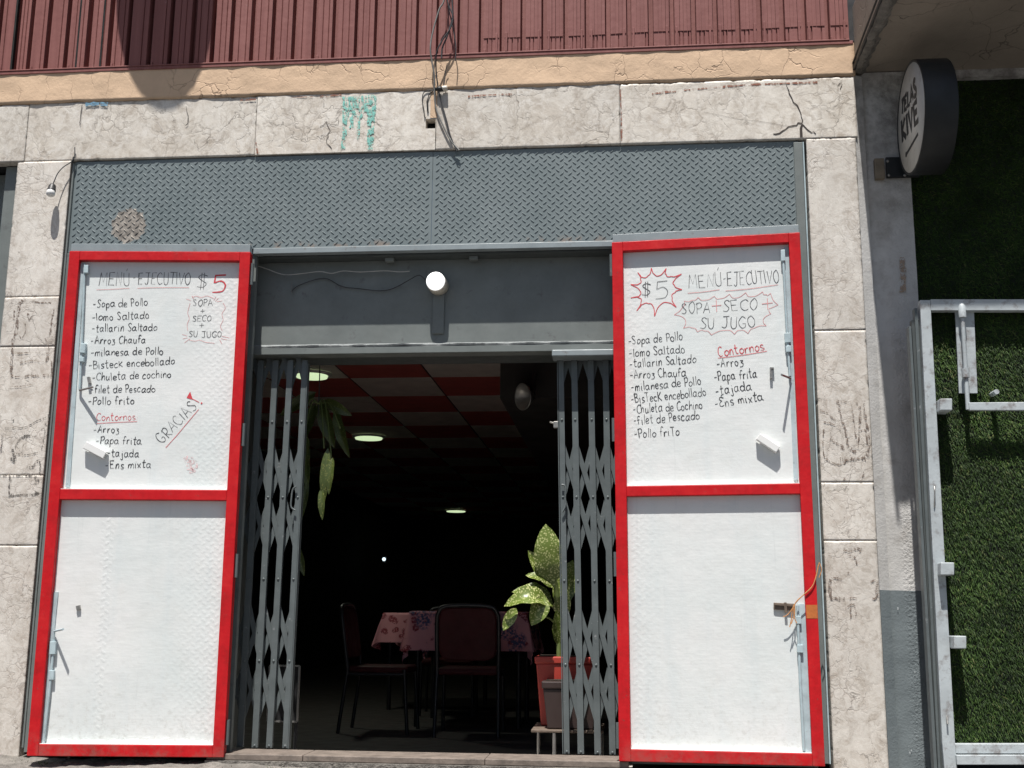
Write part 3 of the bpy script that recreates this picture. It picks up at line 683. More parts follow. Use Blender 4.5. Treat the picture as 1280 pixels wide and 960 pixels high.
for pl_, w_ in ((a((10, 590), (5, 640), (4, 660)), .003), (a((60, 640), (75, 610), (100, 590), (150, 595)), .0025), (a((42, 680), (60, 690), (50, 645)), .007), (a((90, 600), (105, 590), (100, 605)), .005), (a((62, 660), (100, 668), (160, 655)), .002), (a((105, 715), (130, 715), (150, 690), (160, 700), (160, 745)), .004), (a((40, 755), (38, 830), (70, 828), (150, 825)), .004), (a((0, 752), (60, 752), (140, 750)), .003), (a((140, 755), (150, 770), (140, 785)), .007), (a((138, 815), (155, 825)), .008), (a((34, 770), (48, 768)), .006), (a((34, 828), (46, 830)), .007), (a((20, 560), (100, 556), (150, 530), (200, 512)), .0022), (a((165, 565), (180, 570), (165, 650)), .002), (a((195, 505), (192, 525)), .004), (a((45, 520), (55, 522), (52, 532)), .004), (a((178, 540), (186, 545)), .004)):
    q = MB(); ink(q, FAC, pl_, w_, vary=1.2); q.build('marker_scribble', M['graffiti_dark'], bld)
q = MB()
for pl_, w_ in ((b((145, 72), (200, 70), (232, 80), (240, 110), (238, 180), (232, 260)), .005), (b((152, 80), (165, 130), (185, 200), (195, 250), (225, 275)), .006), (b((205, 80), (215, 150), (225, 220), (235, 270)), .004), (b((255, 70), (260, 130), (272, 190), (275, 250), (268, 295)), .005), (b((95, 180), (92, 230), (98, 290), (140, 318), (175, 318), (185, 300)), .003), (b((80, 105), (100, 110), (120, 125), (140, 150)), .0035), (b((90, 150), (130, 160), (165, 180)), .003), (b((160, 300), (210, 300), (262, 296)), .008), (b((120, 220), (150, 240), (180, 262)), .006), (b((235, 190), (262, 185), (268, 240)), .003),
               (b((120, 775), (122, 850), (150, 858), (180, 858)), .006), (b((122, 778), (150, 775), (168, 783)), .004), (b((195, 856), (238, 855)), .005), (b((282, 792), (306, 790), (306, 850), (290, 860)), .005), (b((170, 664), (200, 665), (240, 657), (238, 672)), .005), (b((190, 680), (215, 690), (230, 725)), .004), (b((190, 752), (200, 765)), .006), (b((170, 395), (180, 378)), .004), (b((245, 390), (252, 370), (258, 352)), .004), (b((180, 900), (215, 880), (225, 930)), .0035), (b((200, 880), (205, 940)), .003)):
    q = MB(); ink(q, FAC, pl_, w_, vary=1.2); q.build('marker_scribble', M['graffiti'], bld)

# ------------------------------------------------------------------ grey steel shopfront
front = thing('steel_shopfront', (-.95, .1, 0), 'grey steel shopfront with tread plate header above the doorway', 'shopfront')
OX0, OX1, DX0, DX1 = -2.815, .905, -1.795, -.035
def lugs(mb, F, a0, a1, b0, b1, hfun, pa=.0415, pb=.0372, L=.0142, W=.0029, c0=0.0):
    vs_ = []; fs = []
    na = int((a1 - a0) / pa) + 2; nb = int((b1 - b0) / pb) + 2
    for j in range(nb):
        for i in range(na):
            for s_ in (0, 1):
                a = a0 + pa * (i + .5 * s_) + .004; b = b0 + pb * (j + .5 * s_)
                if not (a0 + L < a < a1 - L and b0 + L < b < b1 - L): continue
                h = hfun(a, b)
                if h < 2e-5: continue
                e = Vector((.78, -.62 if s_ == 0 else .62)); g = Vector((-e.y, e.x)); o = len(vs_)
                for (u, v_, hh) in ((-L, 0, 0), (-L * .55, W, 0), (L * .55, W, 0), (L, 0, 0), (L * .55, -W, 0), (-L * .55, -W, 0), (-L * .6, 0, h), (-L * .45, W * .4, h), (L * .45, W * .4, h), (L * .6, 0, h), (L * .45, -W * .4, h), (-L * .45, -W * .4, h)):
                    q_ = e * u + g * v_; vs_.append(F.pt(a + q_.x, b + q_.y, c0 + hh))
                for k in range(6): fs.append((o + k, o + (k + 1) % 6, o + 6 + (k + 1) % 6, o + 6 + k))
                fs.append(tuple(o + 6 + k for k in range(6)))
    fs = [f[::-1] for f in fs]
    mb.add(vs_, fs)
PF = plane(.012); PZ0, PZ1 = 2.425, 2.914; xj = at(540, 250, .012).x
for (a, b) in ((OX0 + .012, xj - .001), (xj + .001, OX1 - .028)):
    q = MB(); q.box((a, .0123, PZ0), (b, .02, PZ1)); lugs(q, PF, a, b, PZ0, PZ1, lambda a_, b_: .0030, c0=-.0004); q.build('tread_plate', M['tread'], front)
q = MB().box((OX0 + .004, -.001, 0), (OX0 + .013, .06, 2.905)); q.box((OX0 + .0135, .004, -.02), (OX0 + .034, .05, 2.42)); q.build('jamb_frame', M['grey'], front, bevel=.0015)
q = MB().box((OX1 - .009, .0, 0), (OX1 - .003, .06, 2.905)); q.build('seal', M['bluewhite'], front)
q = MB().box((OX1 - .052, .002, .0), (OX1 - .0105, .05, 2.905)); q.build('jamb_frame', M['grey'], front, bevel=.0015)
q = MB().box((OX0 + .036, .03, -.02), (DX0 - .022, .06, PZ0)); q.build('side_panel', M['grey'], front); q = MB(); q.box((DX1 + .071, .03, -.02), (OX1 - .053, .06, PZ0)); q.build('side_panel', M['grey'], front)
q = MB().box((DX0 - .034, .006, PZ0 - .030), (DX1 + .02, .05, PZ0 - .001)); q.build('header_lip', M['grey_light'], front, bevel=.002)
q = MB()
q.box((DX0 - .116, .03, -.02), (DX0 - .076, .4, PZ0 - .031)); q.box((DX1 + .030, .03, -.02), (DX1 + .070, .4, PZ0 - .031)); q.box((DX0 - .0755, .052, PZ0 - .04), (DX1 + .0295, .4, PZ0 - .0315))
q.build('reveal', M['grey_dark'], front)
TZ0 = 1.942; TY = .13
q = MB().box((DX0 - .075, TY, TZ0), (DX1 + .029, TY + .03, PZ0 - .041)); tr = q.build('transom_panel', M['grey'], front)
# ragged torn edge of the transom sheet over its bottom rail
q = MB(); vs_ = []; fs = []; n_ = 120
for i in range(n_ + 1):
    x = DX0 - .07 + (DX1 - DX0 + .095) * i / n_; k = noise.fractal(Vector((x * 6, 3, 3)), .7, 2, 4)
    vs_ += [(x, TY - .001, TZ0 + .012), (x, TY - .012 - .004 * k, TZ0 + .004 + .006 * k), (x, TY - .010 - .003 * k, TZ0 - .004 + .005 * k), (x, TY + .001, TZ0 - .002)]
for i in range(n_):
    for j in range(3): a_ = i * 4 + j; fs.append((a_, a_ + 1, a_ + 5, a_ + 4))
q.add(vs_, fs); q.build('torn_sheet_edge', M['torn'], tr)
q = MB().box((DX0 - .075, TY - .009, 1.902), (DX1 + .029, TY + .08, TZ0 - .004)); q.build('transom_rail', M['grey'], front, bevel=.002)
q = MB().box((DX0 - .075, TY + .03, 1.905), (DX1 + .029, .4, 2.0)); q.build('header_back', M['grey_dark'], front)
gx0, gx1 = at(690, 437, TY - .03).x, DX1 + .002
q = MB().box((gx0, TY - .045, 1.868), (gx1, TY + .07, 1.901)); q.build('gate_track_cover', M['grey_light'], front, bevel=.005)
for px in (487, 592):
    p = at(px, 321, .08); MB().box((p.x - .022, .075, 2.365), (p.x + .022, .11, 2.3845)).build('bracket', M['grey'], front, bevel=.002)

# shopfront of the next bay, seen at the left edge
nb = thing('steel_shopfront', (-3.3, .1, 0), 'grey steel shopfront of the next bay, cut by the left edge', 'shopfront')
MB().box((-3.20, .05, -.05), (-3.118, .11, 2.915)).build('jamb_frame', M['grey'], nb, bevel=.002)
q = MB(); F2 = Frame((-3.55, .16, 0), (1, 0, 0), (0, 0, 1)); q.box((-4.6, .16, -.05), (-3.20, .18, 2.915)); lugs(q, F2, -.9, .34, 0, 2.9, lambda a_, b_: .002); q.build('tread_plate', M['grey'], nb)
MB().box((-4.6, .11, 2.3), (-3.2005, .155, 2.35)).build('rail', M['grey_dark'], nb)
MB().box((-4.6, .19, -.05), (-3.1, .4, 2.93)).build('backing', M['black'], nb)

# ------------------------------------------------------------------ menu doors
def door_frame(hinge_bot, hinge_top, free_bot, free_top, hy, fy, left):
    hb = at(*hinge_bot, hy); ht = at(*hinge_top, hy); fb = at(*free_bot, fy); ft = at(*free_top, fy)
    lb, lt, rb, rt = (fb, ft, hb, ht) if left else (hb, ht, fb, ft)
    u = ((rb - lb) + (rt - lt)) / 2; v_ = ((lt - lb) + (rt - rb)) / 2
    c = (lb + lt + rb + rt) / 4; W, H = u.length, v_.length
    F = Frame(c, u, v_); F.O = F.pt(-W / 2, -H / 2); return F, W, H
def make_door(left):
    if left: F, W, H = door_frame((278, 946), (318, 317), (35, 944), (91, 316), -.045, -.125, True)
    else: F, W, H = door_frame((775, 951), (765, 305), (1030, 957), (1000, 293), -.045, -.12, False)
    root = thing('menu_door', F.pt(W / 2, 0, 0), 'red framed white steel door with handwritten menu ending in GRACIAS, swung open' if left else 'red framed white steel door with menu and $5 in a starburst, swung open', 'door', 'red framed menu doors')
    PR = .030                                                  # frame stands proud of the panel; c = 0 is the panel face
    St = .052; Tp = .047; Bt = .052
    mb_lo, mb_hi = F.ab(*((190, 625) if left else (890, 619)), PR)[1], F.ab(*((190, 612) if left else (890, 606)), PR)[1]
    q = MB(); c0, c1 = -.018, PR
    q.box((0, 0, c0), (St, H, c1), F); q.box((W - St, 0, c0), (W, H, c1), F)
    q.box((St, H - Tp, c0), (W - St, H, c1 - .0006), F); q.box((St, 0, c0), (W - St, Bt, c1 - .0006), F); q.box((St, mb_lo, c0), (W - St, mb_hi, c1 - .0006), F)
    fr = q.build('frame', M['red'], root, bevel=.0028)
    q = MB().box((.004, H + .0005, -.02), (W - .004, H + .040, c1 - .006), F); q.build('top_flashing', M['grey_light'], root, bevel=.0015)
    q = MB().box((.003, .003, -.034), (W - .003, H - .003, -.0185), F); q.build('back_sheet', M['grey_dark'], root)
    def hf(lo):
        def g(a, b):
            s_ = (a / W)
            if left: k = max(0, (s_ - .60) / .4) + (.9 * max(0, 1 - abs(s_ - .34 + .05 * b / H) / .05) if lo else 0)
            else: k = max(0, (.24 - s_) / .24) * .8 + .08
            return .00055 * min(1, k)
        return g
    pans = []
    for nm, b0, b1, lo in (('lower_panel', Bt, mb_lo, True), ('upper_panel', mb_hi, H - Tp, False)):
        q = MB(); q.box((St + .0005, b0 + .0005, -.012), (W - St - .0005, b1 - .0005, 0), F); lugs(q, F, St, W - St, b0, b1, hf(lo), W=.008); pans.append(q.build(nm, M['white'], root))
    for nm_, b_ in (('lower', Bt), ('upper', mb_hi)):           # the rails' inner edges are painted white like the panels
        MB().box((St + .001, b_ + .0006, .0004), (W - St - .001, b_ + .003, PR - .004), F).build('rail_edge', M['white'], fr)
    for i in range(4):                                         # hinges on the inner edge
        b = H * (.045, .36, .62, .955)[i]; a = W + .006 if left else -.006
        q = MB().tube([F.pt(a, b - .055, .004), F.pt(a, b + .055, .004)], .009, 10); q.build('hinge', M['gate'], root)
    return F, W, H, root, pans, fr, (St, Tp, Bt, mb_lo, mb_hi)
def rod(q, F, pts, c, r, n=8): q.tube(curve3([F.pt(*F.ab(x, y, c), c) for x, y in pts], 2) if len(pts) > 2 else [F.pt(*F.ab(x, y, c), c) for x, y in pts], r, n)
def rod_out(q, F, root, tip, c0, c1, r): q.tube([F.pt(*F.ab(*root, c0), c0), F.pt(*F.ab(*tip, c1), c1)], r, 8)      # a lever standing out from the door
def pxbox(q, F, p, q_, hw, c0, c1):
    """a bar lying on a face between two of the photo's points"""
    a = Vector(F.ab(*p, c1)); b = Vector(F.ab(*q_, c1)); A, B = F.pt(a.x, a.y, (c0 + c1) / 2), F.pt(b.x, b.y, (c0 + c1) / 2)
    q.bar(A, B, F.n.cross(B - A), hw, (c1 - c0) / 2)

def guides(F, bt, *gs):
    for p, p2, hw, c in gs: q = MB(); pxbox(q, F, p, p2, hw, 0, c); q.build('bolt_guide', M['bluewhite'], bt, bevel=.002)
# --- left door
F, W, H, root, (lowp, upp), fr, _ = make_door(True)
z4 = lambda x, y: (90 + x / 5.333, 310 + y / 5.333); z5 = lambda x, y: (90 + x / 5.333, 470 + y / 5.333)
q = MB()
write(q, F, 'MENÚ', z4(178, 250), z4(385, 246), 16.5, .0016); write(q, F, '-', z4(405, 228), z4(425, 228), 16, .0016); write(q, F, 'EJECUTIVO', z4(440, 245), z4(785, 243), 16, .0016)
write(q, F, '$', z4(830, 262), z4(915, 258), 17, .0017); q.build('title_lettering', M['ink_grey'], upp)
q = MB(); write(q, F, '5', z4(930, 298), z4(1040, 294), 23, .0042, wob=0); q.build('price_numeral', M['ink_red'], upp)
q = MB(); ink(q, F, [z4(163, 279), z4(270, 275), z4(383, 268)], .0010); ink(q, F, [z4(437, 268), z4(600, 264), z4(780, 264)], .0010); q.build('title_underline', M['ink_pink'], upp)
q = MB()
for s_, p0, p1 in (('-Sopa de Pollo', (116.5, 384.5), (184.5, 382)), ('-lomo Saltado', (115.3, 401), (186.8, 397.5)), ('-tallarin Saltado', (115, 414.5), (196.5, 413)), ('-Arroz Chaufa', (114, 430), (182.5, 428.5)), ('-milanesa de Pollo', (113.5, 445), (204, 442.8)), ('-Bisteck encebollado', (111.2, 461), (219, 455.5)), ('-Chuleta de cochino', (115.3, 476), (214, 471.8)), ('-filet de Pescado', (113.4, 491), (194, 490)), ('-Pollo frito', (110.3, 505.6), (168, 504.8))):
    write(q, F, s_, p0, p1, 10.2, .0019)
q.build('dish_list', M['ink'], upp)
q = MB(); write(q, F, 'Contornos:', z5(163, 298), z5(438, 292), 9.8, .0015); ink(q, F, [z5(165, 317), z5(300, 309), z5(435, 304)], .0011); q.build('side_dish_heading', M['ink_red'], upp)
q = MB()
for s_, p0, p1 in (('-Arroz', z5(145, 380), z5(316, 377)), ('-Papa frita', z5(160, 455), z5(463, 455)), ('-tajada', z5(236, 538), z5(450, 537)), ('-Ens mixta', z5(225, 617), z5(528, 611))): write(q, F, s_, p0, p1, 10, .0018)
q.build('side_dish_list', M['ink'], upp)
q = MB(); write(q, F, 'GRACÍAS', z5(602, 455), z5(838, 208), 14.5, .0016, wob=.05); th = q.build('thanks_lettering', M['ink_grey'], upp)
q = MB(); ink(q, F, [z5(625, 478), z5(700, 395), z5(845, 222)], .0012, False)
tri = [F.pt(*F.ab(*z5(*p)), .0011) for p in ((788, 104), (764, 146), (806, 158))]; q.add(tri, [(0, 1, 2)]); ink(q, F, [z5(800, 150), z5(848, 176)], .0014, False); q.tube([F.pt(*F.ab(*z5(864, 181)), .0005), F.pt(*F.ab(*z5(864, 181)), .0016)], .0042, 10); q.build('exclamation_mark', M['ink_red'], upp)
q = MB()
write(q, F, 'SOPA', z4(806, 386), z4(940, 384), 8.6, .0014); write(q, F, '+', z4(855, 436), z4(888, 436), 8, .0013); write(q, F, 'SECO', z4(803, 490), z4(928, 487), 7.6, .0014); write(q, F, '+', z4(846, 532), z4(880, 532), 8, .0013); write(q, F, 'SU JUGO', z4(778, 594), z4(997, 596), 8, .0014); q.build('combo_lettering', M['ink_grey'], upp)
q = MB()
for pts in ([(1008, 368), (1022, 400), (1000, 440), (1008, 480), (990, 520), (1002, 552)], [(788, 368), (772, 430), (782, 470), (768, 510), (772, 552)], [(800, 330), (830, 321), (860, 330), (900, 320), (945, 336)], [(780, 612), (820, 621), (850, 614), (890, 628), (950, 635)], [(762, 340), (792, 350)], [(800, 318), (812, 340)], [(945, 350), (960, 325)], [(955, 355), (976, 335)], [(965, 358), (1002, 352)], [(735, 576), (766, 586)], [(738, 606), (770, 598)], [(750, 632), (786, 604)], [(1000, 588), (1050, 600)], [(992, 603), (1032, 612)], [(985, 612), (1000, 640)]): ink(q, F, [z4(*p) for p in pts], .0009)
q.build('combo_border', M['ink_pink'], upp)
q = MB(); ink(q, F, [z5(755, 540), z5(775, 570), z5(800, 560), z5(820, 600), z5(800, 635), z5(770, 590)], .014); q.build('pink_smudge', M['smudge'], upp)
# door furniture
q = MB(); rod(q, F, [(106, 330), (103, 410), (99.5, 487)], .012, .006)
bt = q.build('bolt', M['bluewhite'], root)
guides(F, bt, ((104, 429), (102.5, 441), .013, .022), ((102, 446), (101.5, 452), .011, .024), ((107.5, 331), (107, 341), .011, .022))
q = MB(); rod_out(q, F, (99.5, 488), (116, 484), .012, .058, .0052); q.build('bolt_handle', M['steel'], bt)
q = MB(); pxbox(q, F, (103, 329), (84.5, 609), .010, .0005, .006); q.build('edge_strip', M['bluewhite'], root)
q = MB(); pxbox(q, F, (110, 471), (111.5, 479), .006, 0, .018); q.build('staple', M['steel'], root)
q = MB(); a0 = Vector(F.ab(106, 556, .03)); a1 = Vector(F.ab(131, 569, .03)); A, B = F.pt(*a0, .03), F.pt(*a1, .03); k_ = F.n.cross(B - A).normalized()
q.bar(A, B, k_, .017, .003); q.bar(A - k_ * .016 - F.n * .013, B - k_ * .016 - F.n * .013, F.n, .013, .003); q.bar(A + k_ * .016 - F.n * .012, B + k_ * .016 - F.n * .012, F.n, .014, .003); q.build('handle', M['whiteplastic'], root, bevel=.0015)
q = MB(); rod(q, F, [(68, 800), (61, 870), (54, 932)], .012, .0065); bt = q.build('bolt', M['bluewhite'], root)
q = MB(); rod_out(q, F, (67, 803), (68, 789), .012, .014, .005); rod_out(q, F, (68, 789), (79, 786.5), .014, .070, .005); q.build('bolt_handle', M['bluewhite'], bt)
guides(F, bt, ((66, 802), (65, 818), .014, .022), ((64, 838), (63.5, 850), .012, .02))
q = MB(); pxbox(q, F, (69.5, 740), (50.5, 930), .012, .0005, .006); q.build('edge_strip', M['bluewhite'], root)
q = MB(); pxbox(q, F, (97, 757), (98, 762), .009, 0, .012); q.build('staple', M['steel'], root)
q = MB(); vs_ = []; fs = []                                   # lumps of paint along the foot of the panel
n_ = 110
for j in range(9):
    for i in range(n_ + 1):
        a = .055 + (W - .11) * i / n_; b = .0525 + .0052 * j
        k = noise.fractal(Vector((a * 60, b * 60, 2)), .6, 2, 4); vs_.append(F.pt(a, b, max(.0003, (.0007 + .0022 * k) * (1 - j / 8.0) + .0002)))
for j in range(8):
    for i in range(n_): a = j * (n_ + 1) + i; fs.append((a, a + 1, a + n_ + 2, a + n_ + 1))
q.add(vs_, fs); q.build('paint_crust', M['white'], lowp)

# --- right door
F, W, H, root, (lowp, upp), fr, _ = make_door(False)
z6 = lambda x, y: (770 + x / 5.333, 290 + y / 5.333); z7 = lambda x, y: (770 + x / 5.333, 410 + y / 5.333)
q = MB(); bp = [(145, 270), (165, 300), (212, 292), (236, 240), (250, 276), (292, 290), (335, 243), (333, 280), (372, 296), (437, 280), (395, 315), (388, 352), (440, 384), (396, 402), (375, 440), (402, 502), (360, 474), (300, 482), (257, 562), (250, 502), (215, 478), (167, 488), (138, 526), (166, 470), (150, 438), (98, 440), (150, 432), (160, 392), (98, 350), (152, 346), (162, 312), (145, 270)]
sp = []
for i in range(len(bp) - 1):
    a, b = bp[i], bp[i + 1]; sp.append(a)
    mx, my = (a[0] + b[0]) / 2, (a[1] + b[1]) / 2; sp.append((mx + (265 - mx) * .10, my + (385 - my) * .10)); sp += [b] if i == len(bp) - 2 else []
for i in range(0, len(sp) - 2, 2): ink(q, F, [z6(*p) for p in sp[i:i + 3]], .0019)
q.build('starburst', M['ink_red'], upp)
q = MB(); write(q, F, '$', z6(170, 428), z6(240, 422), 16, .0017); write(q, F, '5', z6(258, 442), z6(352, 434), 23, .0017); q.build('price_lettering', M['ink_grey'], upp)
q = MB(); write(q, F, 'MENÚ', z6(485, 376), z6(708, 360), 17, .0016); write(q, F, '-', z6(716, 340), z6(736, 338), 16, .0016); write(q, F, 'EJECUTIVO', z6(742, 362), z6(1086, 334), 17, .0016); q.build('title_lettering', M['ink_grey'], upp)
q = MB(); ink(q, F, [z6(478, 408), z6(580, 400), z6(690, 384)], .0012); ink(q, F, [z6(730, 393), z6(880, 380), z6(1080, 351)], .0012); q.build('title_underline', M['ink_pink'], upp)
q = MB(); write(q, F, 'SOPA', z6(437, 546), z6(628, 538), 14, .0016); write(q, F, 'SECO', z6(712, 532), z6(945, 518), 14, .0016); write(q, F, 'SU JUGO', z6(560, 647), z6(928, 636), 14, .0016); q.build('combo_lettering', M['ink_grey'], upp)
q = MB()
for a_, b_ in (((638, 494), (702, 488)), ((668, 455), (672, 532)), ((972, 480), (1045, 472)), ((1008, 442), (1012, 515))): ink(q, F, [z6(*a_), z6(*b_)], .0015)
bp = [(388, 552), (445, 500), (455, 460), (505, 455), (547, 435), (578, 456), (655, 427), (682, 446), (757, 414), (792, 441), (865, 404), (902, 431), (978, 398), (1002, 416), (1030, 409), (1080, 486), (1020, 511), (1032, 546), (985, 576), (985, 610), (1002, 626), (922, 640), (880, 677), (832, 655), (790, 681), (742, 655), (635, 686), (590, 660), (542, 666), (510, 640), (450, 641), (466, 602), (442, 566), (388, 552)]
for a, b in zip(bp, bp[1:]):
    mx, my = (a[0] + b[0]) / 2, (a[1] + b[1]) / 2; ink(q, F, [z6(*a), z6(mx + (740 - mx) * .02, my + (545 - my) * .08), z6(*b)], .0011)
q.build('combo_border', M['ink_pink'], upp)
q = MB()
for s_, p0, p1 in (('-Sopa de Pollo', z7(85, 112), z7(446, 78)), ('-lomo Saltado', z7(90, 196), z7(460, 162)), ('-tallarin Saltado', z7(92, 264), z7(536, 232)), ('-Arroz Chaufa', z7(97, 340), z7(469, 318)), ('-milanesa de Pollo', z7(103, 420), z7(570, 378)), ('-BisTecK encebollado', z7(105, 502), z7(604, 450)), ('-Chuleta de Cochino', z7(117, 570), z7(578, 536)), ('-filet de Pescado', z7(120, 646), z7(558, 606)), ('-Pollo friTo', z7(125, 734), z7(424, 715))): write(q, F, s_, p0, p1, 11, .0018)
q.build('dish_list', M['ink'], upp)
q = MB(); write(q, F, 'Contornos', z7(684, 192), z7(990, 150), 12.5, .0019); ink(q, F, [z7(680, 201), z7(850, 180), z7(1006, 154)], .0013); q.build('side_dish_heading', M['ink_red'], upp)
q = MB()
for s_, p0, p1 in (('-Arroz', z7(674, 266), z7(850, 250)), ('-Papa frita', z7(657, 354), z7(942, 326)), ('-tajada', z7(667, 446), z7(906, 412)), ('-Éns mixta', z7(662, 530), z7(983, 480))): write(q, F, s_, p0, p1, 11.5, .0019)
q.build('side_dish_list', M['ink'], upp)
q = MB(); rod(q, F, [(978.5, 312), (983, 400), (987.5, 470)], .012, .006); bt = q.build('bolt', M['bluewhite'], root)
guides(F, bt, ((984.5, 416), (985, 428), .014, .022), ((985.5, 432), (986, 440), .012, .024), ((978.5, 312), (979, 326), .010, .022))
q = MB(); rod_out(q, F, (988.2, 473), (977, 468.5), .012, .088, .0052); q.build('bolt_handle', M['steel'], bt)
q = MB(); pxbox(q, F, (983, 309), (995, 600), .010, .0005, .006); q.build('edge_strip', M['bluewhite'], root)
q = MB(); pxbox(q, F, (964, 459), (964, 473), .006, 0, .016); pxbox(q, F, (964, 460), (967.5, 460), .003, 0, .02); q.build('staple', M['steel'], root)
q = MB(); a0 = Vector(F.ab(947.5, 545.5, .03)); a1 = Vector(F.ab(972.5, 562, .03)); A, B = F.pt(*a0, .03), F.pt(*a1, .03); k_ = F.n.cross(B - A).normalized()
q.bar(A, B, k_, .015, .003); q.bar(A - k_ * .014 - F.n * .013, B - k_ * .014 - F.n * .013, F.n, .013, .003); q.bar(A + k_ * .014 - F.n * .012, B + k_ * .014 - F.n * .012, F.n, .014, .003); q.build('handle', M['whiteplastic'], root, bevel=.0015)
q = MB(); pxbox(q, F, (967, 757.5), (994, 759), .015, 0, .010); pxbox(q, F, (968, 755), (992, 757), .005, .008, .018); pxbox(q, F, (981.5, 753), (982.5, 766), .006, .008, .02); q.build('latch', M['rusty'], root, bevel=.001)
q = MB(); rod(q, F, [(997, 757), (1000, 845), (1005, 938)], .012, .0065); bt = q.build('bolt', M['bluewhite'], root)
guides(F, bt, ((1000, 806), (1000.3, 816), .013, .022), ((998, 770), (998.5, 780), .012, .02))
q = MB(); pxbox(q, F, (1002, 755), (1009.5, 940), .016, .0005, .006); q.build('edge_strip', M['bluewhite'], root)
q = MB(); pxbox(q, F, (1014.5, 756), (1015.2, 773), .024, .0302, .0309); q.build('bare_primer_patch', M['ochre'], fr)
s_ = thing('string', F.pt(W, 1.0, .03), 'frayed orange string tied round the red frame and latch', 'string')
q = MB(); c = .037
for pts in ([(1024, 703), (1020, 722), (1014, 735), (1004, 744), (996, 752), (991, 760), (989, 775), (987, 784)], [(1023, 706), (1017, 730), (1006, 742), (994, 754), (993, 768), (989, 780)], [(1024, 703), (1027, 712), (1024, 722)], [(994, 756), (985, 768), (979, 771)], [(992, 760), (993, 772), (996, 779)]):
    q.tube(curve3([F.pt(*F.ab(x, y, c), c if x < 1010 else c - .0) for x, y in pts], 4), .0022, 6)
q.build('strand', M['string'], s_)

# ------------------------------------------------------------------ folding gates
GY = .195
def folding_gate(xs_top, xs_bot, lead, label):
    """xs: photo x of the uprights where the gate is seen; uprights lean a little"""
    n_ = len(xs_top); root = thing('folding_gate', (at(xs_bot[lead], 940, GY).x, GY, 0), label, 'gate', 'grey folding lattice gates')
    zt, zb = 1.885, .002
    T = [at(x, 460, GY) for x in xs_top]; B = [at(x, 930, GY) for x in xs_bot]
    def X(k, z): t_ = (z - B[k].z) / (T[k].z - B[k].z); return B[k].x + (T[k].x - B[k].x) * t_
    zc = [at(340, y, GY).z for y in (418, 622, 826)]; rv = [at(340, y, GY).z for y in (528, 622, 724, 826, 932)]; h = .265
    for k in range(n_):
        hw = .0115 if k == lead else .0132
        q = MB()
        for s_ in (-1, 1): q.bar((X(k, zb) + s_ * hw, GY - .006, zb), (X(k, zt) + s_ * hw, GY - .006, zt), (0, 1, 0), .009, .0015)
        q.bar((X(k, zb), GY - .014, zb), (X(k, zt), GY - .014, zt), (1, 0, 0), hw + .0012, .0018)
        for z in rv: q.sphere((X(k, z), GY - .0165, z), .0062, 6, (1, .6, 1))
        q.build('upright', M['gate'], root)
    for z0 in zc:
        for k in range(-1, n_):
            for s_ in (-1, 1):
                # a flat bar through the pivot of upright k, reaching one upright each way
                ks = [k - 1, k, k + 1]; pts = []
                for j, kk in enumerate(ks):
                    if 0 <= kk < n_: pts.append((X(kk, z0 + s_ * h * (1 - j)), z0 + s_ * h * (1 - j)))
                if len(pts) < 2: continue
                y = GY + (.010 if s_ > 0 else .016)
                q = MB().bar((pts[0][0], y, pts[0][1]), (pts[-1][0], y, pts[-1][1]), (1, 0, 0), .0118, .0018); q.build('lattice_bar', M['gate'], root)
    return root, X
gl_, XL = folding_gate([306, 326.5, 345, 363.5, 381.5], [281, 301, 319.5, 337.5, 357.5], 4, 'grey steel folding lattice gate gathered at the left, by the GRACIAS menu door')
gr_, XR = folding_gate([701.5, 718, 738.5, 757, 773], [708.5, 726, 747, 765.5, 782], 0, 'grey steel folding lattice gate gathered at the right, beside the potted plant')
def pull(root, pts, lead):
    q = MB(); q.tube(curve3([at(x, y, GY - .03) for x, y in pts], 4), .0045, 8); q.build('pull_handle', M['gate'], root)
pull(gl_, [(370.5, 608), (366, 612), (364, 625), (364, 634), (369, 638)], 4); pull(gr_, [(702, 606), (706.5, 608), (706.5, 622), (706.5, 633), (703, 640)], 0)
q = MB(); p = at(695, 530, GY); q.box((p.x - .012, GY - .01, p.z - .02), (p.x + .012, GY + .02, p.z + .012)); q.tube([p, p + Vector((-.03, 0, .01))], .005, 8); q.build('lock', M['steel'], gr_, bevel=.002)
q = MB(); q.bar((XR(0, 0.0) - .018, GY, .0), (XR(0, 1.87) - .018, GY, 1.87), (0, 1, 0), .018, .002); q.build('lead_angle', M['gate'], gr_)
q = MB(); q.bar((XL(4, 0.0) + .017, GY, .0), (XL(4, 1.87) + .017, GY, 1.87), (0, 1, 0), .018, .002); q.build('lead_angle', M['gate'], gl_)

# ------------------------------------------------------------------ lamp and wires over the doorway
lc = at(549, 358, TY); lm = thing('wall_lamp', lc, 'round white lamp on the grey transom above the doorway', 'lamp')
q = MB().lathe(lc + Vector((0, -.001, 0)), (-.06, -1, .03), [(0, .036), (.004, .05), (.06, .05), (.078, .047), (.08, .044)], 36); q.build('housing', M['cream'], lm)
q = MB().lathe(lc + Vector((-.0046, -.078, .0022)), (-.06, -1, .03), [(0, .0465), (.012, .0465), (.017, .043), (.019, .03), (.0195, .0)], 36); q.build('diffuser', M['bulb_on'], lm)
q = MB().box((lc.x - .03, TY - .012, TZ0 + .055), (lc.x + .03, TY - .0008, lc.z - .04)); q.build('mounting_strip', M['grey'], lm, bevel=.004)
wv = thing('wire', at(420, 342, .10), 'thin pale wire strung across the shaded transom left of the lamp', 'wire')
q = MB(); z8 = lambda x, y: (300 + x / 5.333, 300 + y / 5.333)
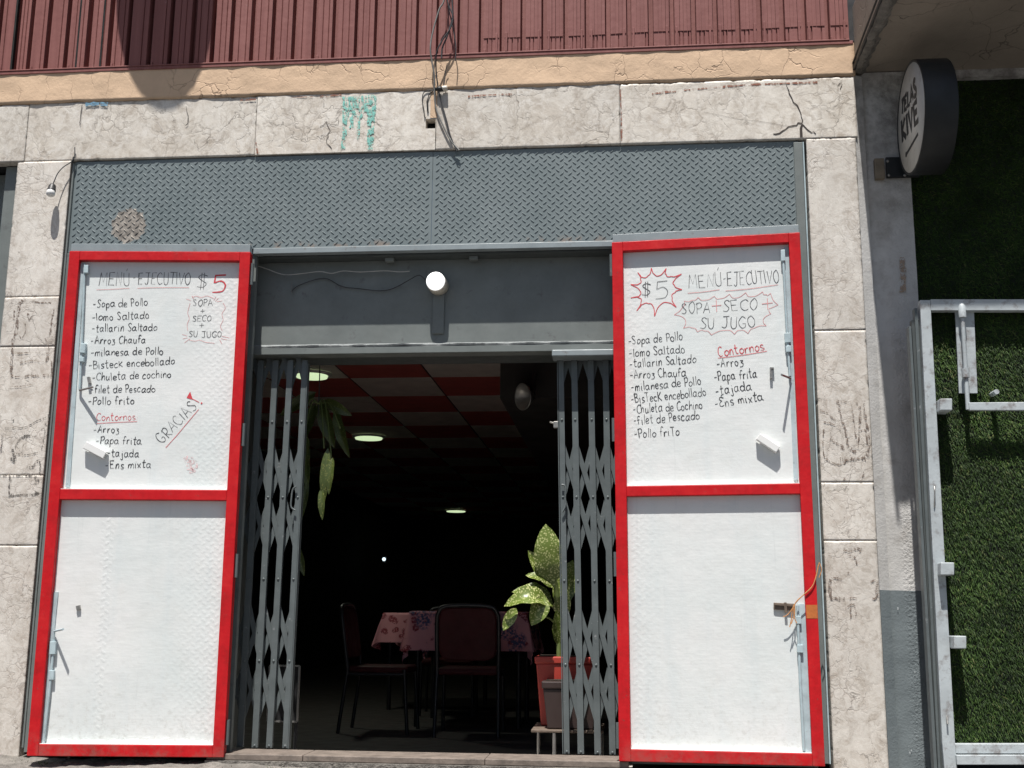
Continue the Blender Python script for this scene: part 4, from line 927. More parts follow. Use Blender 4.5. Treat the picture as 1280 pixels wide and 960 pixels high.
q.tube(curve3([at(*z8(*p), .10) for p in ((110, 170), (185, 195), (250, 220), (310, 232), (400, 225), (530, 210), (610, 222), (690, 206), (800, 213), (960, 205), (1060, 212), (1130, 208))], 5), .0022, 6); q.build('strand', M['wirepale'], wv)
wv = thing('wire', at(480, 360, .115), 'sagging dark wire on the transom running up to the lamp', 'wire')
q = MB(); q.tube(curve3([at(*z8(*p), .118) for p in ((340, 345), (400, 300), (560, 255), (680, 310), (800, 325), (920, 338), (1000, 330), (1070, 300))], 5), .0024, 6)
q.tube(curve3([at(*z8(*p), .10) for p in ((1070, 300), (1130, 265), (1195, 235), (1240, 270))], 4), .0024, 6); q.build('strand', M['cable'], wv)
q = MB(); q.tube([at(*z8(310, 235), .095), at(*z8(298, 260), .09)], .0022, 6); q.tube([at(*z8(345, 280), .11), at(*z8(345, 355), .11)], .0024, 6); q.build('tail', M['cablegrey'], wv)

# ------------------------------------------------------------------ bulb on the left pillar
p0 = at(93, 195, -.012); pb = at(66, 231, -.045)
bb = thing('hanging_bulb', pb, 'small white bulb dangling by a wire on the left marble pillar', 'light bulb')
q = MB(); q.tube(curve3([at(93.5, 184, -.01), at(93, 196, -.014), at(88, 203, -.02), at(79, 209, -.03), at(72, 217, -.04), at(68, 226, -.045), pb], 5), .0026, 6); q.tube(curve3([at(93, 196, -.014), at(90, 205, -.008), at(92, 196, -.012)], 4), .004, 6); q.build('cord', M['cable'], bb)
ax = (at(62.5, 245, -.06) - pb).normalized()
q = MB().lathe(pb - ax * .005, ax, [(0, .005), (.005, .014), (.014, .018), (.034, .0205), (.036, .022), (.041, .022)], 20); q.build('socket', M['black'], bb)
q = MB().lathe(pb + ax * .0363, ax, [(0, .019), (.004, .021), (.015, .0225), (.024, .021), (.031, .013), (.033, .0)], 20); q.build('glass', M['whiteplastic'], bb)

# ------------------------------------------------------------------ cable bundle over the cladding and marble
def cable(label, pts, r, m, Y0=-.055):
    q3 = []
    for i, (x, y) in enumerate(pts):
        Y = Y0 if y < 75 else (-.045 + (y - 75) * .0006 if y < 120 else -.012)
        q3.append(at(x, y, Y))
    o = thing('cable', q3[len(q3) // 2], label, 'cable', 'cables hanging down the facade'); q = MB(); q.tube(curve3(q3, 5), r, 8); q.build('strand', m, o)
cable('thick dark cable, outermost left of the bundle on the maroon cladding', [(560, -40), (555, 0), (549, 12), (541, 40), (538, 60), (540, 78), (543, 95), (543, 115), (545, 135), (553, 155), (563, 175), (574, 188)], .0042, M['cablegrey'])
cable('dark cable crossing behind the bundle and running down over the ochre band', [(556, -40), (559, 0), (566, 20), (563, 35), (553, 50), (546, 65), (545, 85), (547, 105), (551, 125), (558, 150), (563, 170), (571, 189)], .0036, M['cable'], -.062)
cable('short dark cable ending on the maroon cladding just left of its neighbour', [(562, -40), (565, 0), (566, 15), (565, 25), (559, 45), (553, 60), (552, 73)], .0042, M['cable'], -.05)
cable('thin dark cable, outermost right of the bundle on the maroon cladding', [(557, -40), (559, 0), (564, 25), (568, 45), (570, 60), (569, 76)], .0028, M['cable'], -.046)
cn = at(553, 110.5, -.02); co = thing('cable_connector', cn, 'black and cream cable coupler hanging below the ochre band', 'connector')
q = MB().lathe(at(544, 111.5, -.02), (1, 0, .03), [(0, .0), (.0, .008), (.012, .009), (.014, .0125), (.028, .0125), (.03, .010), (.033, .010), (.034, .013), (.040, .013)], 16); q.build('plug', M['black'], co)
q = MB().lathe(at(553.2, 110.7, -.02), (1, 0, .03), [(0, .0135), (.022, .0145), (.024, .013), (.024, 0)], 16); q.build('cap', M['cream'], co)
q = MB(); q.tube(curve3([at(555, 107, -.022), at(556, 100, -.02), at(557, 90, -.02), at(559, 79, -.03)], 4), .0022, 6); q.build('lead', M['cable'], co)
hw_ = thing('wire', at(530, 135, -.006), 'short black wires poking out of the square hole in the marble', 'wire')
q = MB()
for pts in ([(541, 113), (534, 113), (529, 117), (528, 127), (530, 138), (531, 146), (535, 150)], [(543, 113), (537, 117), (534, 128), (535, 138), (537, 150)]):
    q.tube(curve3([at(x, y, -.006 if y < 149 else .03) for x, y in pts], 4), .0024, 6)
q.tube([at(534, 126, -.006), at(534.6, 138, -.006)], .0045, 8); q.build('strand', M['black'], hw_)

# ------------------------------------------------------------------ satellite dish above the frame: throws the round shadow on the cladding
dc = Vector((-2.425, -.36, 4.98)); sd = thing('satellite_dish', Vector((-2.46, -.03, 5.0)), 'grey satellite dish mounted high on the maroon cladding', 'dish')
axd = Vector((-.12, -.85, .55)).normalized()
prof_ = [(.075 * (r / .27) ** 2, r) for r in (.001, .06, .12, .18, .23, .27)]; q = MB().lathe(dc, axd, prof_ + [(.081, .272), (.073, .262)] + [(.075 * (r / .27) ** 2 - .004, r) for r in (.23, .12, .001)], 40); q.build('reflector', M['dish'], sd)
foot = dc + Vector((.02, .05, -.27)); lnb = dc + axd * .10 + Vector((.17, .0, -.385))
q = MB(); q.tube([dc + Vector((0, .02, -.1)), lnb], .012, 8); q.tube([dc, dc + Vector((0, .18, 0)), Vector((dc.x, -.02, dc.z - .1))], .02, 8); q.build('arm', M['dish'], sd)
q = MB(); q.tube([lnb - axd * .04, lnb + axd * .03], .034, 14); q.build('receiver', M['dish'], sd)

# ------------------------------------------------------------------ indoors
CEZ = 2.46; tx0 = at(437, 473, 0).x
def onz(px, py, z):
    d = r_ * ((px - 640) / F_PX) + d_ * ((py - 480) / F_PX) + f_; return CAM + d * ((z - CAM.z) / d.z)
A_ = onz(437, 473, CEZ); B_ = onz(540, 473, CEZ)
M['ceiling'] = ceiling_mat(A_.x, A_.y, B_.x - A_.x, .78)
RX0, RX1, RY1 = -4.3, 1.0, 17.0
room = thing('dining_room', (-1.2, 4, -.12), 'dark dining room with red and cream chequered ceiling seen through the doorway', 'room')
q = MB(); q.box((RX0, .42, CEZ + .006), (RX1, RY1, CEZ + .1)); q.build('slab', M['black'], room)
wx = B_.x - A_.x; q = MB()
i0 = int((RX0 - A_.x) / wx) - 1
for i in range(i0, 10):
    for j in range(-4, 19):
        xa = A_.x + wx * i; ya = A_.y + .78 * j
        if xa < RX0 or xa > -.75 or ya < .42 or ya > RY1: continue
        q.box((xa + .008, ya + .008, CEZ), (xa + wx - .008, ya + .772, CEZ + .005))
ce = q.build('ceiling_tile', M['ceiling'], room)
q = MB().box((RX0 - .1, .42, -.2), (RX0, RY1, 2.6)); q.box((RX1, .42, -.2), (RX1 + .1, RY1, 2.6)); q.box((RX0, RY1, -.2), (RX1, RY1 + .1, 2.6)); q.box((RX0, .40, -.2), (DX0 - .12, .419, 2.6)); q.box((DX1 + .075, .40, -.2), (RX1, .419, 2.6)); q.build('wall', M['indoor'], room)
MB().box((RX0, .93, -.25), (RX1, RY1, -.12)).build('floor', M['indoor_floor'], room); MB().box((RX0, .165, -.25), (RX1, .928, -.12)).build('bounce_floor', M['bounce_tile'], room)  # pale strip added out of view behind the threshold, throws sunlight onto the ceiling
# dropped beam at the right of the ceiling, with a rounded near end
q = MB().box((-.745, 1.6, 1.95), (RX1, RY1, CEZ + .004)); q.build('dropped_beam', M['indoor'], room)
for (px, py, r, lab, m_, pw_) in ((390, 466.5, .125, 'lit round ceiling light behind the left folding gate', 'lamp_on', 5.5), (461, 545, .145, 'lit round ceiling light in middle of the dark ceiling', 'lamp_on', .4), (570, 637.5, .17, 'lit round ceiling light deepest in the dark room', 'lamp_on', .12)):
    p = onz(px, py, CEZ); o = thing('ceiling_light', p, lab, 'ceiling light', 'round ceiling lights')
    q = MB().lathe(p + Vector((0, 0, -.001)), (0, 0, -1), [(0, r + .03), (.012, r + .03), (.02, r + .012), (.02, r)], 32); q.build('trim_ring', M['whiteplastic'], o)
    q = MB().lathe(p + Vector((0, 0, -.004)), (0, 0, -1), [(0, r), (.03, r * .96), (.034, r * .7), (.034, 0)], 32); q.build('diffuser', M[m_], o)
    ld = bpy.data.lights.new('ceiling_light', 'AREA'); ld.shape = 'DISK'; ld.size = r * 1.8; ld.energy = pw_; ld.color = (.95, 1.0, .84); lo = bpy.data.objects.new('lamp_glow', ld); COL.objects.link(lo); lo.parent = o; lo.location = (0, 0, -.045)
p = at(480, 699, 13.5); o = thing('small_lamp', p, 'tiny bluish white lamp on the far dark wall', 'lamp'); q = MB().sphere(p, .03, 8); q.build('diffuser', M['lamp_blue'], o); q = MB().box((p.x - .03, p.y + .03, p.z - .05), (p.x + .03, p.y + .1, p.z + .05)); q.build('bracket', M['black'], o)
# spun metal shade under the ceiling at the right
p = at(655, 496, 1.5); o = thing('lamp_shade', p, 'dull metal reflector lamp hanging under the dark beam', 'lamp')
q = MB().lathe(p, (-.75, -.62, -.12), [(-.07, .012), (-.06, .03), (-.02, .062), (.0, .080), (.012, .084), (.01, .079), (-.015, .058), (-.05, .025), (-.055, 0)], 32); q.build('reflector', M['steel'], o)
q = MB().tube([p + Vector((.05, .04, .01)), p + Vector((.06, .05, .16)), Vector((p.x + .06, p.y + .05, 1.98))], .012, 8); q.build('stem', M['black'], o)

def leaf(mb, base, tip, width, up, fold=.25, droop=.0, n_=10, twist=0.0):
    base = Vector(base); tip = Vector(tip); L = (tip - base).length; d = (tip - base).normalized(); up = Vector(up); side = d.cross(up).normalized(); nrm = side.cross(d)
    vs_ = []; fs = []; m_ = 6
    for i in range(n_ + 1):
        t_ = i / n_; wv_ = width * (math.sin(math.pi * min(1, t_ ** .9)) ** .62) * (1 - .22 * t_ ** 3) if 0 < t_ < 1 else .0008
        c = base + d * (L * t_) + nrm * (droop * L * (math.sin(math.pi * t_))); sd_ = side * math.cos(twist * t_) + nrm * math.sin(twist * t_)
        for j in range(-m_ // 2, m_ // 2 + 1):
            u = j / (m_ / 2); vs_.append(c + sd_ * (u * wv_) + nrm * (fold * abs(u) * wv_ + .11 * wv_ * abs(u) * math.sin(t_ * 17 + u * 4)))
    for i in range(n_):
        for j in range(m_): a = i * (m_ + 1) + j; fs.append((a, a + 1, a + m_ + 2, a + m_ + 1))
    mb.add(vs_, fs, True)
# potted dumb cane by the right gate
PY = .36
pot = thing('planter', Vector((-.34, PY + .05, -.12)), 'red plastic planter pot on a low stand by the right gate', 'planter')
def taper_box(mb, x0, x1, y0, y1, z0, z1, k):
    cx_, cy_ = (x0 + x1) / 2, (y0 + y1) / 2; v8 = []
    for z, s_ in ((z0, k), (z1, 1)): v8 += [(cx_ + (x - cx_) * s_, cy_ + (y - cy_) * s_, z) for x, y in ((x0, y0), (x1, y0), (x1, y1), (x0, y1))]
    mb.add(v8, [(0, 3, 2, 1), (4, 5, 6, 7), (0, 1, 5, 4), (1, 2, 6, 5), (2, 3, 7, 6), (3, 0, 4, 7)])
def planter(root, x0, x1, y0, y1, z0, z1, m_):
    q = MB(); taper_box(q, x0, x1, y0, y1, z0, z1 - .035, .84); taper_box(q, x0 - .008, x1 + .008, y0 - .008, y1 + .008, z1 - .0348, z1, .985); q.build('pot_body', m_, root, bevel=.006)
    MB().box((x0 + .012, y0 + .012, z1 - .01), (x1 - .012, y1 - .012, z1 + .004)).build('soil', M['soil'], root)
a, b = at(670, 830, PY + .08), at(704, 890, PY + .08); xr = a.x
planter(pot, xr, xr + .30, PY + .085, PY + .27, .10, .43, M['potred'])
pot2 = thing('planter', Vector((-.30, PY, -.12)), 'brown plastic planter pot in front of the red one', 'planter')
x0 = at(679, 850, PY - .06).x; planter(pot2, x0, x0 + .26, PY - .07, PY + .07, .10, .32, M['potbrown'])
st = thing('plant_stand', Vector((-.30, PY + .1, -.12)), 'low metal stand under the planter pots by the right gate', 'stand')
q = MB().box((xr - .01, PY - .09, .085), (xr + .33, PY + .29, .098)); q.build('tray', M['rusty'], st, bevel=.003)
for dx, dy in ((.10, -.08), (.32, -.08), (.0, .28), (.32, .28)): MB().tube([(xr + dx, PY + dy, -.12), (xr + dx, PY + dy, .0845)], .009, 8).build('leg', M['steel'], st)
pt = thing('potted_plant', Vector((-.31, PY + .12, .40)), 'dumb cane with large pale speckled leaves by the right gate', 'plant')
q = MB(); sb = at(699, 826, PY + .1); q.tube(curve3([sb + Vector((0, 0, -.05)), at(698, 790, PY + .1), at(697, 750, PY + .08), at(693, 725, PY + .06), at(684, 700, PY)], 5), [.013] * 21, 8)
q.tube(curve3([at(698, 790, PY + .08), at(690, 775, PY + .04), at(676, 768, PY), at(668, 758, PY)], 4), .005, 6); q.tube(curve3([at(696, 765, PY + .08), at(688, 756, PY + .04), at(672, 754, PY - .02)], 4), .005, 6); q.build('stem', M['stem'], pt)
def lf(b_, t_, w_, up=(0, -1, .3), Y0=PY, Y1=PY - .04, **k): q = MB(); leaf(q, at(*b_, Y0), at(*t_, Y1), w_, up, **k); q.build('leaf', M['leaf'], pt)
lf((690, 730), (682, 655), .076, fold=.16, droop=.10); lf((693, 735), (660, 688), .040, fold=.45)
lf((688, 755), (630, 758), .056, up=(0, -.8, .6), fold=.3, droop=.30, Y0=PY - .02, Y1=PY - .08); lf((680, 745), (664, 782), .048, up=(.4, -.9, .2), fold=.35, droop=.06, Y0=PY - .06, Y1=PY - .10)
lf((692, 758), (640, 740), .060, up=(0, -.6, .8), fold=.2, droop=.22, Y0=PY + .03, Y1=PY); lf((645, 760), (629, 788), .030, up=(0, -1, 0), fold=.3, Y0=PY - .04, Y1=PY - .06)
lf((697, 805), (696, 762), .036, up=(.7, -1, 0), fold=.3); lf((694, 724), (657, 719), .036, up=(0, -.7, .7), fold=.2, Y0=PY + .05, Y1=PY + .02); lf((699, 760), (716, 700), .06, Y0=PY + .1, Y1=PY + .12); lf((698, 770), (710, 742), .045, Y0=PY + .06, Y1=PY + .02)
# hanging plant by the left gate
HY = .52
hp = thing('hanging_plant', at(398, 500, HY), 'hanging plant with long drooping leaves behind the left folding gate', 'plant')
q = MB(); hk = Vector((at(398, 470, HY).x, HY, CEZ)); q.tube([hk, at(398, 520, HY)], .003, 6); q.build('hanger', M['cable'], hp)
q = MB()
for e_ in ((380, 545), (405, 560), (425, 535), (372, 600), (415, 580)): q.tube(curve3([at(398, 505, HY), at((398 + e_[0]) / 2, 505, HY - .03), at(*e_, HY - .2)], 5), .004, 6)
q.build('stem', M['stem'], hp)
for b_, t_, w_, y_ in (((410, 560), (404, 632), .026, -.22), ((416, 572), (411, 618), .022, -.235), ((384, 545), (384, 600), .026, -.23), ((380, 560), (384, 612), .022, -.21), ((402, 610), (403, 650), .018, -.24), ((420, 510), (437, 572), .034, .02), ((395, 505), (375, 560), .04, .05), ((400, 500), (418, 560), .04, .06), ((405, 500), (440, 520), .03, .02), ((385, 600), (372, 660), .02, .02), ((370, 680), (380, 720), .022, .1), ((395, 490), (350, 520), .035, .05)):
    q = MB(); leaf(q, at(*b_, HY + y_), at(*t_, HY + y_ - .01), w_, (rnd.uniform(-.4, .4), -1, .1), fold=.35, droop=.06); q.build('leaf', M['leafdark'], hp)
# dark sign board and small plant behind the left gate
sg = thing('menu_stand', Vector((at(350, 900, .5).x, .5, -.12)), 'dark framed board standing behind the left folding gate', 'board')
a, b = at(338, 832, .5), at(372, 902, .5); q = MB().box((a.x, .5, b.z), (b.x, .52, a.z)); q.build('board', M['black'], sg, bevel=.002)
q = MB()
for p_, q_ in (((a.x, a.z), (b.x, a.z)), ((b.x, a.z), (b.x, b.z)), ((b.x, b.z), (a.x, b.z)), ((a.x, b.z), (a.x, a.z))): q.bar((p_[0], .492, p_[1]), (q_[0], .492, q_[1]), (0, 1, 0), .006, .004)
q.build('frame', M['steel'], sg)
for x in (a.x + .01, b.x - .01): MB().box((x - .008, .503, -.12), (x + .008, .518, b.z - .003)).build('leg', M['black'], sg)

# tables and chairs
FZ = -.12
def chair(loc, rz, label):
    """steel tube chair with padded seat and back; faces +y of its own axes; built at the origin then set down"""
    root = thing('dining_chair', (0, 0, 0), label, 'chair', 'dark steel tube dining chairs')
    Wd, Dp, SH, BH = .40, .40, .42, .80
    MB().box((-.195, -.19, SH - .045), (.195, .2, SH)).build('seat', M['vinyl'], root, bevel=.018)
    n_ = 14; vs_ = []; fs = []; q = MB()
    out = []
    for k in range(40):
        t_ = 2 * math.pi * k / 40; cx_, cz_ = math.cos(t_), math.sin(t_); p_ = 5.5
        out.append((abs(cx_) ** (2 / p_) * (1 if cx_ > 0 else -1) * .184, .63 + abs(cz_) ** (2 / p_) * (1 if cz_ > 0 else -1) * .165))
    yb = lambda z: -.19 - (z - SH) * .16
    for dy, k_ in ((.016, .95), (.010, 1), (-.010, 1), (-.016, .95)): vs_ += [(x * k_, yb(z) + dy, .63 + (z - .63) * k_) for x, z in out]
    for r in range(3):
        for k in range(40): fs.append((r * 40 + k, r * 40 + (k + 1) % 40, r * 40 + 40 + (k + 1) % 40, r * 40 + 40 + k))
    fs += [tuple(range(40))[::-1], tuple(range(120, 160))]; q.add(vs_, fs); q.build('backrest', M['vinyl'], root)
    q = MB(); arch = [(-.195, yb(SH), SH - .02), (-.197, yb(.70), .70), (-.187, yb(.76), .76), (-.15, yb(.80), .80), (0, yb(.81), .81), (.15, yb(.80), .80), (.187, yb(.76), .76), (.197, yb(.70), .70), (.195, yb(SH), SH - .02)]
    q.tube(curve3(arch, 4), .0135, 10); q.build('back_frame', M['tubemetal'], root)
    q = MB()
    for s_ in (-1, 1): MB().tube([(s_ * .195, -.19, SH - .05), (s_ * .195, .19, SH - .05)], .011, 8).build('seat_frame', M['tubemetal'], root)
    for sx in (-1, 1):
        for sy, yy, e_ in ((-1, -.19, -.05), (1, .18, .03)): MB().tube([(sx * .195, yy, SH - .02), (sx * .20, yy + e_, 0)], .012, 8).build('leg', M['tubemetal'], root)
    root.location = loc; root.rotation_euler.z = rz; return root
def place(o, loc, rz, label): c = copy_tree(o); c.location = loc; c.rotation_euler.z = rz; c['label'] = label; return c
c1 = at(582, 925, 2.05); ch = chair((c1.x, 2.25, FZ), .03, 'maroon padded chair with its back to the doorway, before the pink tablecloth')
c2 = at(470, 922, 2.2); place(ch, (c2.x, 2.35, FZ), -math.pi / 2, 'chair seen side on, left of the pink tablecloth')
c3 = at(570, 800, 4.1); place(ch, (c3.x, 3.75, FZ), math.pi + .05, 'chair at the far side of the pink covered table, facing the doorway')
def table(cx_, cy_, sx, sy, h, label, cl_label, drop, seed):
    t_ = thing('dining_table', (cx_, cy_, FZ), label, 'table', 'tables under pink flowered cloths')
    MB().box((cx_ - sx, cy_ - sy, FZ + h - .03), (cx_ + sx, cy_ + sy, FZ + h)).build('tabletop', M['wood'], t_, bevel=.004)
    for i in (-1, 1):
        for j in (-1, 1): MB().tube([(cx_ + i * (sx - .05), cy_ + j * (sy - .05), FZ), (cx_ + i * (sx - .05), cy_ + j * (sy - .05), FZ + h - .031)], .018, 8).build('leg', M['tubemetal'], t_)
    # cloth: square draped over the top, corners hang in points
    q = MB(); N = 72; vs_ = []; fs = []; Lx = sx + drop; Ly = sy + drop; zt = FZ + h + .004
    for j in range(N + 1):
        for i in range(N + 1):
            u = -Lx + 2 * Lx * i / N; v_ = -Ly + 2 * Ly * j / N; ex = max(0, abs(u) - sx - .006); ey = max(0, abs(v_) - sy - .006)
            x = max(-sx - .006, min(sx + .006, u)); y = max(-sy - .006, min(sy + .006, v_)); dz = max(ex, ey) + .35 * min(ex, ey)
            per = (u if ey > ex else v_); fo = .022 * math.sin(per * 15 + seed) * (dz / drop) + .014 * math.sin(per * 31 + seed * 2) * (dz / drop)
            px_ = x + (1 if u > 0 else -1) * (min(ex, .5 * ex + .0) * .12 + (fo + .02 * dz / drop if ex > 0 else 0)) ; py_ = y + (1 if v_ > 0 else -1) * (ey * .12 + (fo + .02 * dz / drop if ey > 0 else 0))
            vs_.append((cx_ + px_, cy_ + py_, zt - dz + .003 * noise.noise(Vector((u * 6, v_ * 6, seed)))))
    for j in range(N):
        for i in range(N): a = j * (N + 1) + i; fs.append((a, a + 1, a + N + 2, a + N + 1))
    q.add(vs_, fs, True); c = q.build('tablecloth', M['cloth']); tag(c, cl_label, 'tablecloth', 'pink flowered tablecloths')
T1 = at(584, 770, 2.62); table(T1.x, 3.05, .40, .40, .77, 'table under the pink cloth nearest the doorway', 'pink flowered tablecloth hanging behind the maroon padded chair', .27, .4)
T2 = at(478, 770, 3.8); table(T2.x + .36, 4.45, .40, .40, .76, 'table under the pink cloth farther left in the dark', 'pink flowered tablecloth in the dark beyond the side-on chair', .24, 2.1)

# ------------------------------------------------------------------ the neighbour on the right: slab, column, turf, gate, sign
nbd = thing('neighbouring_building', (1.6, .4, 0), 'concrete column and overhanging stained slab of the building next door', 'building')
q = MB(); vs_ = []; fs = []; nz, nx_ = 110, 10
for j in range(nz + 1):
    for i in range(nx_ + 1):
        z = -.08 + 3.36 * j / nz; x = 1.165 + .247 * i / nx_
        vs_.append((x, .05 + noise.fractal(Vector((x * 14, z * 14, 4)), .8, 2, 4) * .0035, z))
for j in range(nz):
    for i in range(nx_): a = j * (nx_ + 1) + i; fs.append((a, a + 1, a + nx_ + 2, a + nx_ + 1))
q.add(vs_, fs, True); q.box((1.165, .06, -.08), (1.412, .7, 3.28)); colu = q.build('column', M['column'], nbd)
q = MB().box((1.168, -.715, 3.285), (3.6, .8, 3.62)); sf = q.build('overhanging_slab', M['soffit'], nbd, bevel=.01)
q = MB(); vs_ = []; fs = []; n_ = 60                              # crumbling edge under the slab's left side
for i in range(n_ + 1):
    y = -.71 + .76 * i / n_; k = noise.fractal(Vector((y * 10, 2, 5)), .7, 2, 5)
    vs_ += [(1.160, y, 3.31), (1.163 + .008 * k, y, 3.268 + .01 * k), (1.20 + .02 * k, y, 3.265 + .008 * k), (1.225 + .02 * k, y, 3.288)]
for i in range(n_):
    for j in range(3): a = i * 4 + j; fs.append((a, a + 1, a + 5, a + 4))
q.add(vs_, fs, True); q.build('broken_edge', M['stone'], sf)
q = MB(); q.tube([(1.158, -.75, 3.300), (1.160, .03, 3.275)], .008, 8); q.tube([(1.152, -.75, 3.335), (1.156, .01, 3.31)], .005, 8); q.build('conduit', M['black'], sf)
q = MB().box((1.4125, .06, 3.245), (3.6, .12, 3.284)); q.build('plaster_strip', M['column'], nbd)
q = MB().box((1.43, .60, -.1), (3.6, .65, 3.285)); q.build('back_wall', M['black'], nbd)
q = MB(); FB = plane(.05)
for x0, y0, x1, y1, w_ in ((1122, 752, 1122, 762, .002), (1142, 840, 1166, 839, .0016), (1136, 932, 1137, 945, .003), (1138, 930, 1139, 940, .002)): ink(q, FB, [(x0, y0), (x1, y1)], w_, False, c0=.005)
q.build('paint_scratch', M['smear'], nbd)
q = MB(); ink(q, FB, [(1127, 322), (1129, 345), (1128, 366)], .012, vary=.8, c0=.005); q.build('rust_stain', M['tan'], nbd)
# turf
def turf(name, label, x0, x1, z0, z1, Y, N, lab=True):
    root = thing(name, ((x0 + x1) / 2, Y, z0), label, 'turf', 'artificial turf coverings')
    MB().box((x0, Y, z0), (x1, Y + .02, z1)).build('backing', M['turfback'], root)
    vs_ = []; fs = []
    for i in range(N):
        x = rnd.uniform(x0, x1); z = rnd.uniform(z0, z1); l = rnd.uniform(.014, .030); a = rnd.gauss(-1.57, .9); o_ = rnd.uniform(.25, .8)
        d = Vector((math.cos(a) * (1 - o_ * .5), -o_, math.sin(a) * (1 - o_ * .5))).normalized(); s_ = Vector((-math.sin(a), 0, math.cos(a))) * rnd.uniform(.0009, .0016)
        p = Vector((x, Y - .0004, z)); m_ = p + d * l * .6; t_ = p + d * l + Vector((0, .002, -.003)); k = len(vs_)
        vs_ += [p - s_, p + s_, m_ - s_ * .9, m_ + s_ * .9, t_]; fs += [(k, k + 1, k + 3, k + 2), (k + 2, k + 3, k + 4)]
    q = MB(); q.add(vs_, fs); g = q.build('turf_pile', M['turf'], root); g['kind'] = 'stuff'; return root
turf('turf_panel', 'green artificial turf covering the wall behind the white gate frame', at(1158, 500, -.185).x, 2.05, at(1240, 950, -.185).z, at(1240, 378, -.185).z, -.185, 42000)
turf('turf_panel', 'shaded dark artificial turf on the recessed wall above the white gate frame', 1.4125, 2.9, 1.95, 3.244, .10, 52000)
# gate frame
GO = -.24                                                        # the leaf stands open, this far in front of the facade
GF = plane(-.005)
M['gatewhite'] = paint('chipped_pale_grey_paint', (.44, .48, .495), .16, .5, 7, 40, .5, .002, dirt=((.14, .10, .085), .33))
gt = thing('gate_frame', (1.40, GO, 0), 'chipped pale grey steel gate frame with bolt in front of the turf', 'gate')
def pb(q, pts, Y0, Y1):
    """prism whose front outline is given by the photo's points on the plane Y0"""
    Y0 += GO; Y1 += GO
    a = [at(x, y, Y0) for x, y in pts]; n_ = len(a); b = [Vector((p.x, Y1, p.z)) for p in a]
    q.add(a + b, [list(range(n_))[::-1]] + [list(range(n_, 2 * n_))] + [(i, (i + 1) % n_, n_ + (i + 1) % n_, n_ + i) for i in range(n_)])
q = MB(); pb(q, [(1150, 375), (1163, 375), (1194, 930), (1197, 965), (1181, 965), (1178, 930)], -.012, .03); q.build('post', M['gatewhite'], gt, bevel=.002)
q = MB(); pb(q, [(1163.3, 374), (1330, 374), (1330, 388), (1163.8, 388)], -.011, .03); q.build('top_rail', M['gatewhite'], gt, bevel=.002)
q = MB(); pb(q, [(1194, 930), (1365, 930), (1365.5, 942), (1195, 942)], -.011, .03); q.build('bottom_rail', M['gatewhite'], gt, bevel=.002)
q = MB(); pb(q, [(1195.5, 944), (1366, 944), (1366.5, 956), (1196.5, 956)], -.03, .03); q.build('bottom_rail', M['gatewhite'], gt, bevel=.002)
q = MB(); pb(q, [(1330.5, 374), (1344, 374), (1380, 965), (1366, 965), (1330.5, 389)], -.012, .03); q.build('post', M['gatewhite'], gt, bevel=.002)
q = MB(); pb(q, [(1136, 408), (1139, 408), (1172, 965), (1168, 965)], -.004, .045); q.build('hinge_stile', M['gate'], gt, bevel=.001); q = MB(); pb(q, [(1143, 385), (1147, 385), (1176, 965), (1173, 965)], .004, .045); q.build('hinge_stile', M['gate'], gt, bevel=.001)
q = MB(); pb(q, [(1139.3, 400), (1149, 400), (1180.5, 965), (1172.3, 965)], .012, .048); q.build('hinge_stile', M['grey_dark'], gt, bevel=.001)
q = MB(); pb(q, [(1194, 389), (1217.5, 389), (1222, 491.5), (1199, 491.5)], .015, .024); q.build('bolt_plate', M['gatewhite'], gt, bevel=.001)
q = MB(); q.tube([at(1203, 395, GO + -.012), at(1210, 512, GO + -.012)], .0095, 10); bl = q.build('bolt', M['gatewhite'], gt)
q = MB(); q.tube([at(1202, 380, GO + -.012), at(1202.3, 384, GO + -.012), at(1203.2, 397, GO + -.012)], [.009, .0165, .0165], 12); q.build('bolt_sleeve', M['gatewhite'], bl); q = MB(); q.tube([at(1206.5, 461, GO + -.012), at(1207.2, 472, GO + -.012)], .0165, 12); q.build('bolt_sleeve', M['gatewhite'], bl)
q = MB(); pb(q, [(1211, 503), (1330, 502), (1330, 513), (1212, 513)], -.028, -.008); q.build('bolt_handle', M['gatewhite'], bl, bevel=.003)
for x0, y0, x1, y1 in ((1175.2, 498, 1190.5, 513), (1176, 703, 1193, 719), (1192.5, 795, 1208.2, 811)):
    q = MB(); pb(q, [(x0, y0), (x1, y0), (x1, y1), (x0, y1)], -.065, .04); q.build('tube_stub', M['gatewhite'], gt, bevel=.004)
q = MB(); q.tube([at(1246, 489.5, GO + -.03), at(1246, 489.5, GO + -.03) + Vector((0, .07, 0))], .011, 12); q.build('peg', M['gatewhite'], gt)
q = MB(); q.tube([at(1168, 608, GO + -.012), at(1168.5, 614, GO + -.03), at(1168, 634, GO + -.016)], .003, 6); q.build('hook', M['steel'], gt); q = MB(); q.tube([at(1183.5, 895, GO + -.012), at(1184.5, 905, GO + -.026)], .004, 6); q.build('hook', M['steel'], gt)
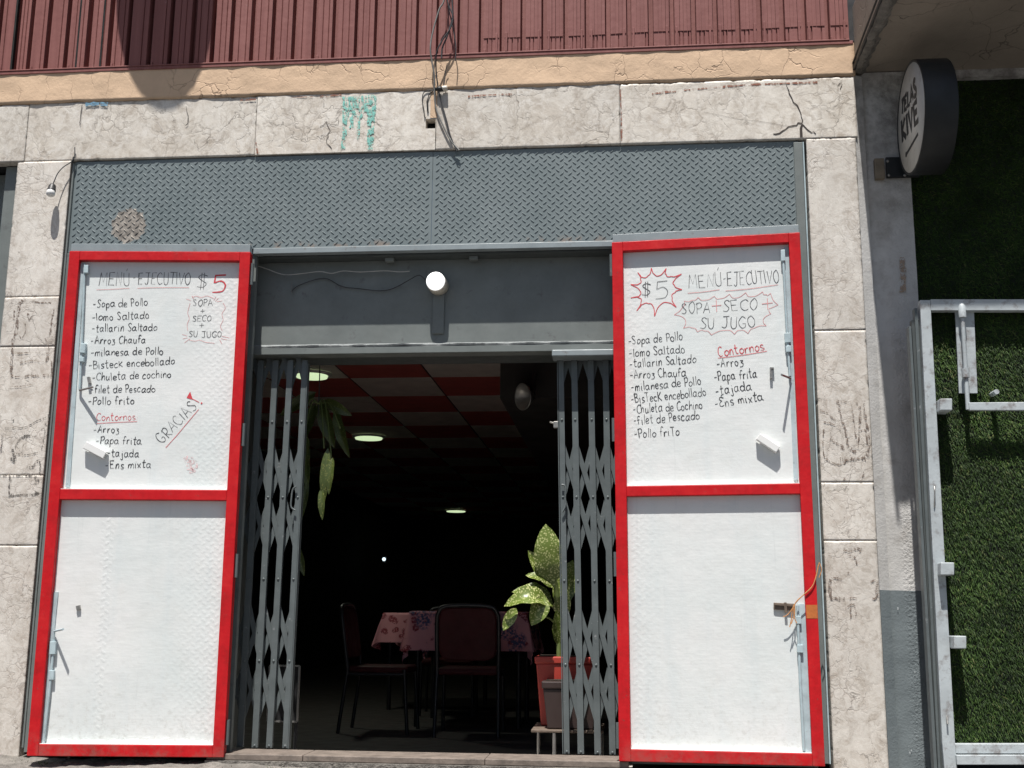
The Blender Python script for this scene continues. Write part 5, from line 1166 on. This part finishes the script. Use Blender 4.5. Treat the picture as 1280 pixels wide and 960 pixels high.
# round projecting sign
sc_ = at(1138, 147.5, -.26); R_ = .262; Tk = .145
rs = thing('round_sign', Vector((sc_.x + Tk / 2, .05, sc_.z - R_)), 'round black drum sign lettered TELAS KIVE projecting from the column', 'sign')
q = MB().lathe(sc_, (1, 0, 0), [(.004, .0), (.004, R_ - .012), (0, R_ - .010), (0, R_ - .002), (.004, R_), (Tk - .004, R_), (Tk, R_ - .003), (Tk, 0)], 72); q.build('drum', M['drum'], rs)
q = MB().lathe(sc_ + Vector((.003, 0, 0)), (-1, 0, 0), [(0, R_ - .0125), (.0006, R_ - .0125), (.0006, .0)], 72); fc = q.build('face', M['signface'], rs)
SF = Frame(sc_ + Vector((.0024, 0, 0)), (0, -1, 0), (0, 0, 1))
z9 = lambda x, y: (1080 + x / 5.65, 60 + y / 5.647)
q = MB(); write(q, SF, 'TELAS', z9(265, 478), z9(375, 312), 1, .0001) if False else None
def sign_word(q, text, pts0, pts1, up0, up1, hw):
    """letters between a baseline and a headline, both given on the sign face"""
    b0, b1, t0, t1 = [Vector(SF.ab(*z9(*p))) for p in (pts0, pts1, up0, up1)]; gap = .12
    tot = sum(G[c][0] + gap for c in text) - gap; x = 0
    for ch in text:
        wd, sts = glyph_strokes(ch)
        for st_ in sts:
            c = lay(); P2 = []
            for g_ in smooth_line(st_, 3):
                s_ = (x + g_[0]) / tot; b = b0.lerp(b1, s_); t2 = t0.lerp(t1, s_); p = b.lerp(t2, g_[1]); P2.append(SF.pt(p.x, p.y, c))
            q.ribbon(P2, SF.n, hw)
        x += wd + gap
q = MB(); sign_word(q, 'TELAS', (262, 478), (375, 325), (268, 382), (362, 212), .0125); sign_word(q, 'KIVE', (272, 668), (388, 505), (262, 515), (378, 365), .0155); q.build('sign_lettering', M['black'], fc)
q = MB(); a, b = Vector(SF.ab(*z9(300, 752))), Vector(SF.ab(*z9(383, 606))); q.bar(SF.pt(a.x, a.y, .0012), SF.pt(b.x, b.y, .0012), SF.n.cross(SF.pt(b.x, b.y) - SF.pt(a.x, a.y)), .0075, .0006)
q.tube([SF.pt(a.x, a.y, .0005), SF.pt(a.x, a.y, .0022)], .013, 12); q.build('strapline', M['black'], fc)
q = MB(); a, b = at(1107, 197, .035), at(1124, 222, .035); q.box((a.x, .03, b.z), (sc_.x + Tk * .7, .044, a.z)); q.box((sc_.x + .05, sc_.y + .1, a.z - .03), (sc_.x + .09, .029, a.z)); q.build('bracket', M['drum'], rs, bevel=.002)
for x, y in ((1109.5, 201.5), (1111, 219), (1131, 219)): MB().sphere(at(x, y, .03), .007, 6, (1, .6, 1)).build('screw', M['steel'], rs)
q = MB(); a, b = at(1093, 198, .02), at(1106.5, 223, .02); q.box((a.x, .018, b.z), (b.x, .048, a.z)); q.build('wooden_block', M['wood'], rs, bevel=.003)
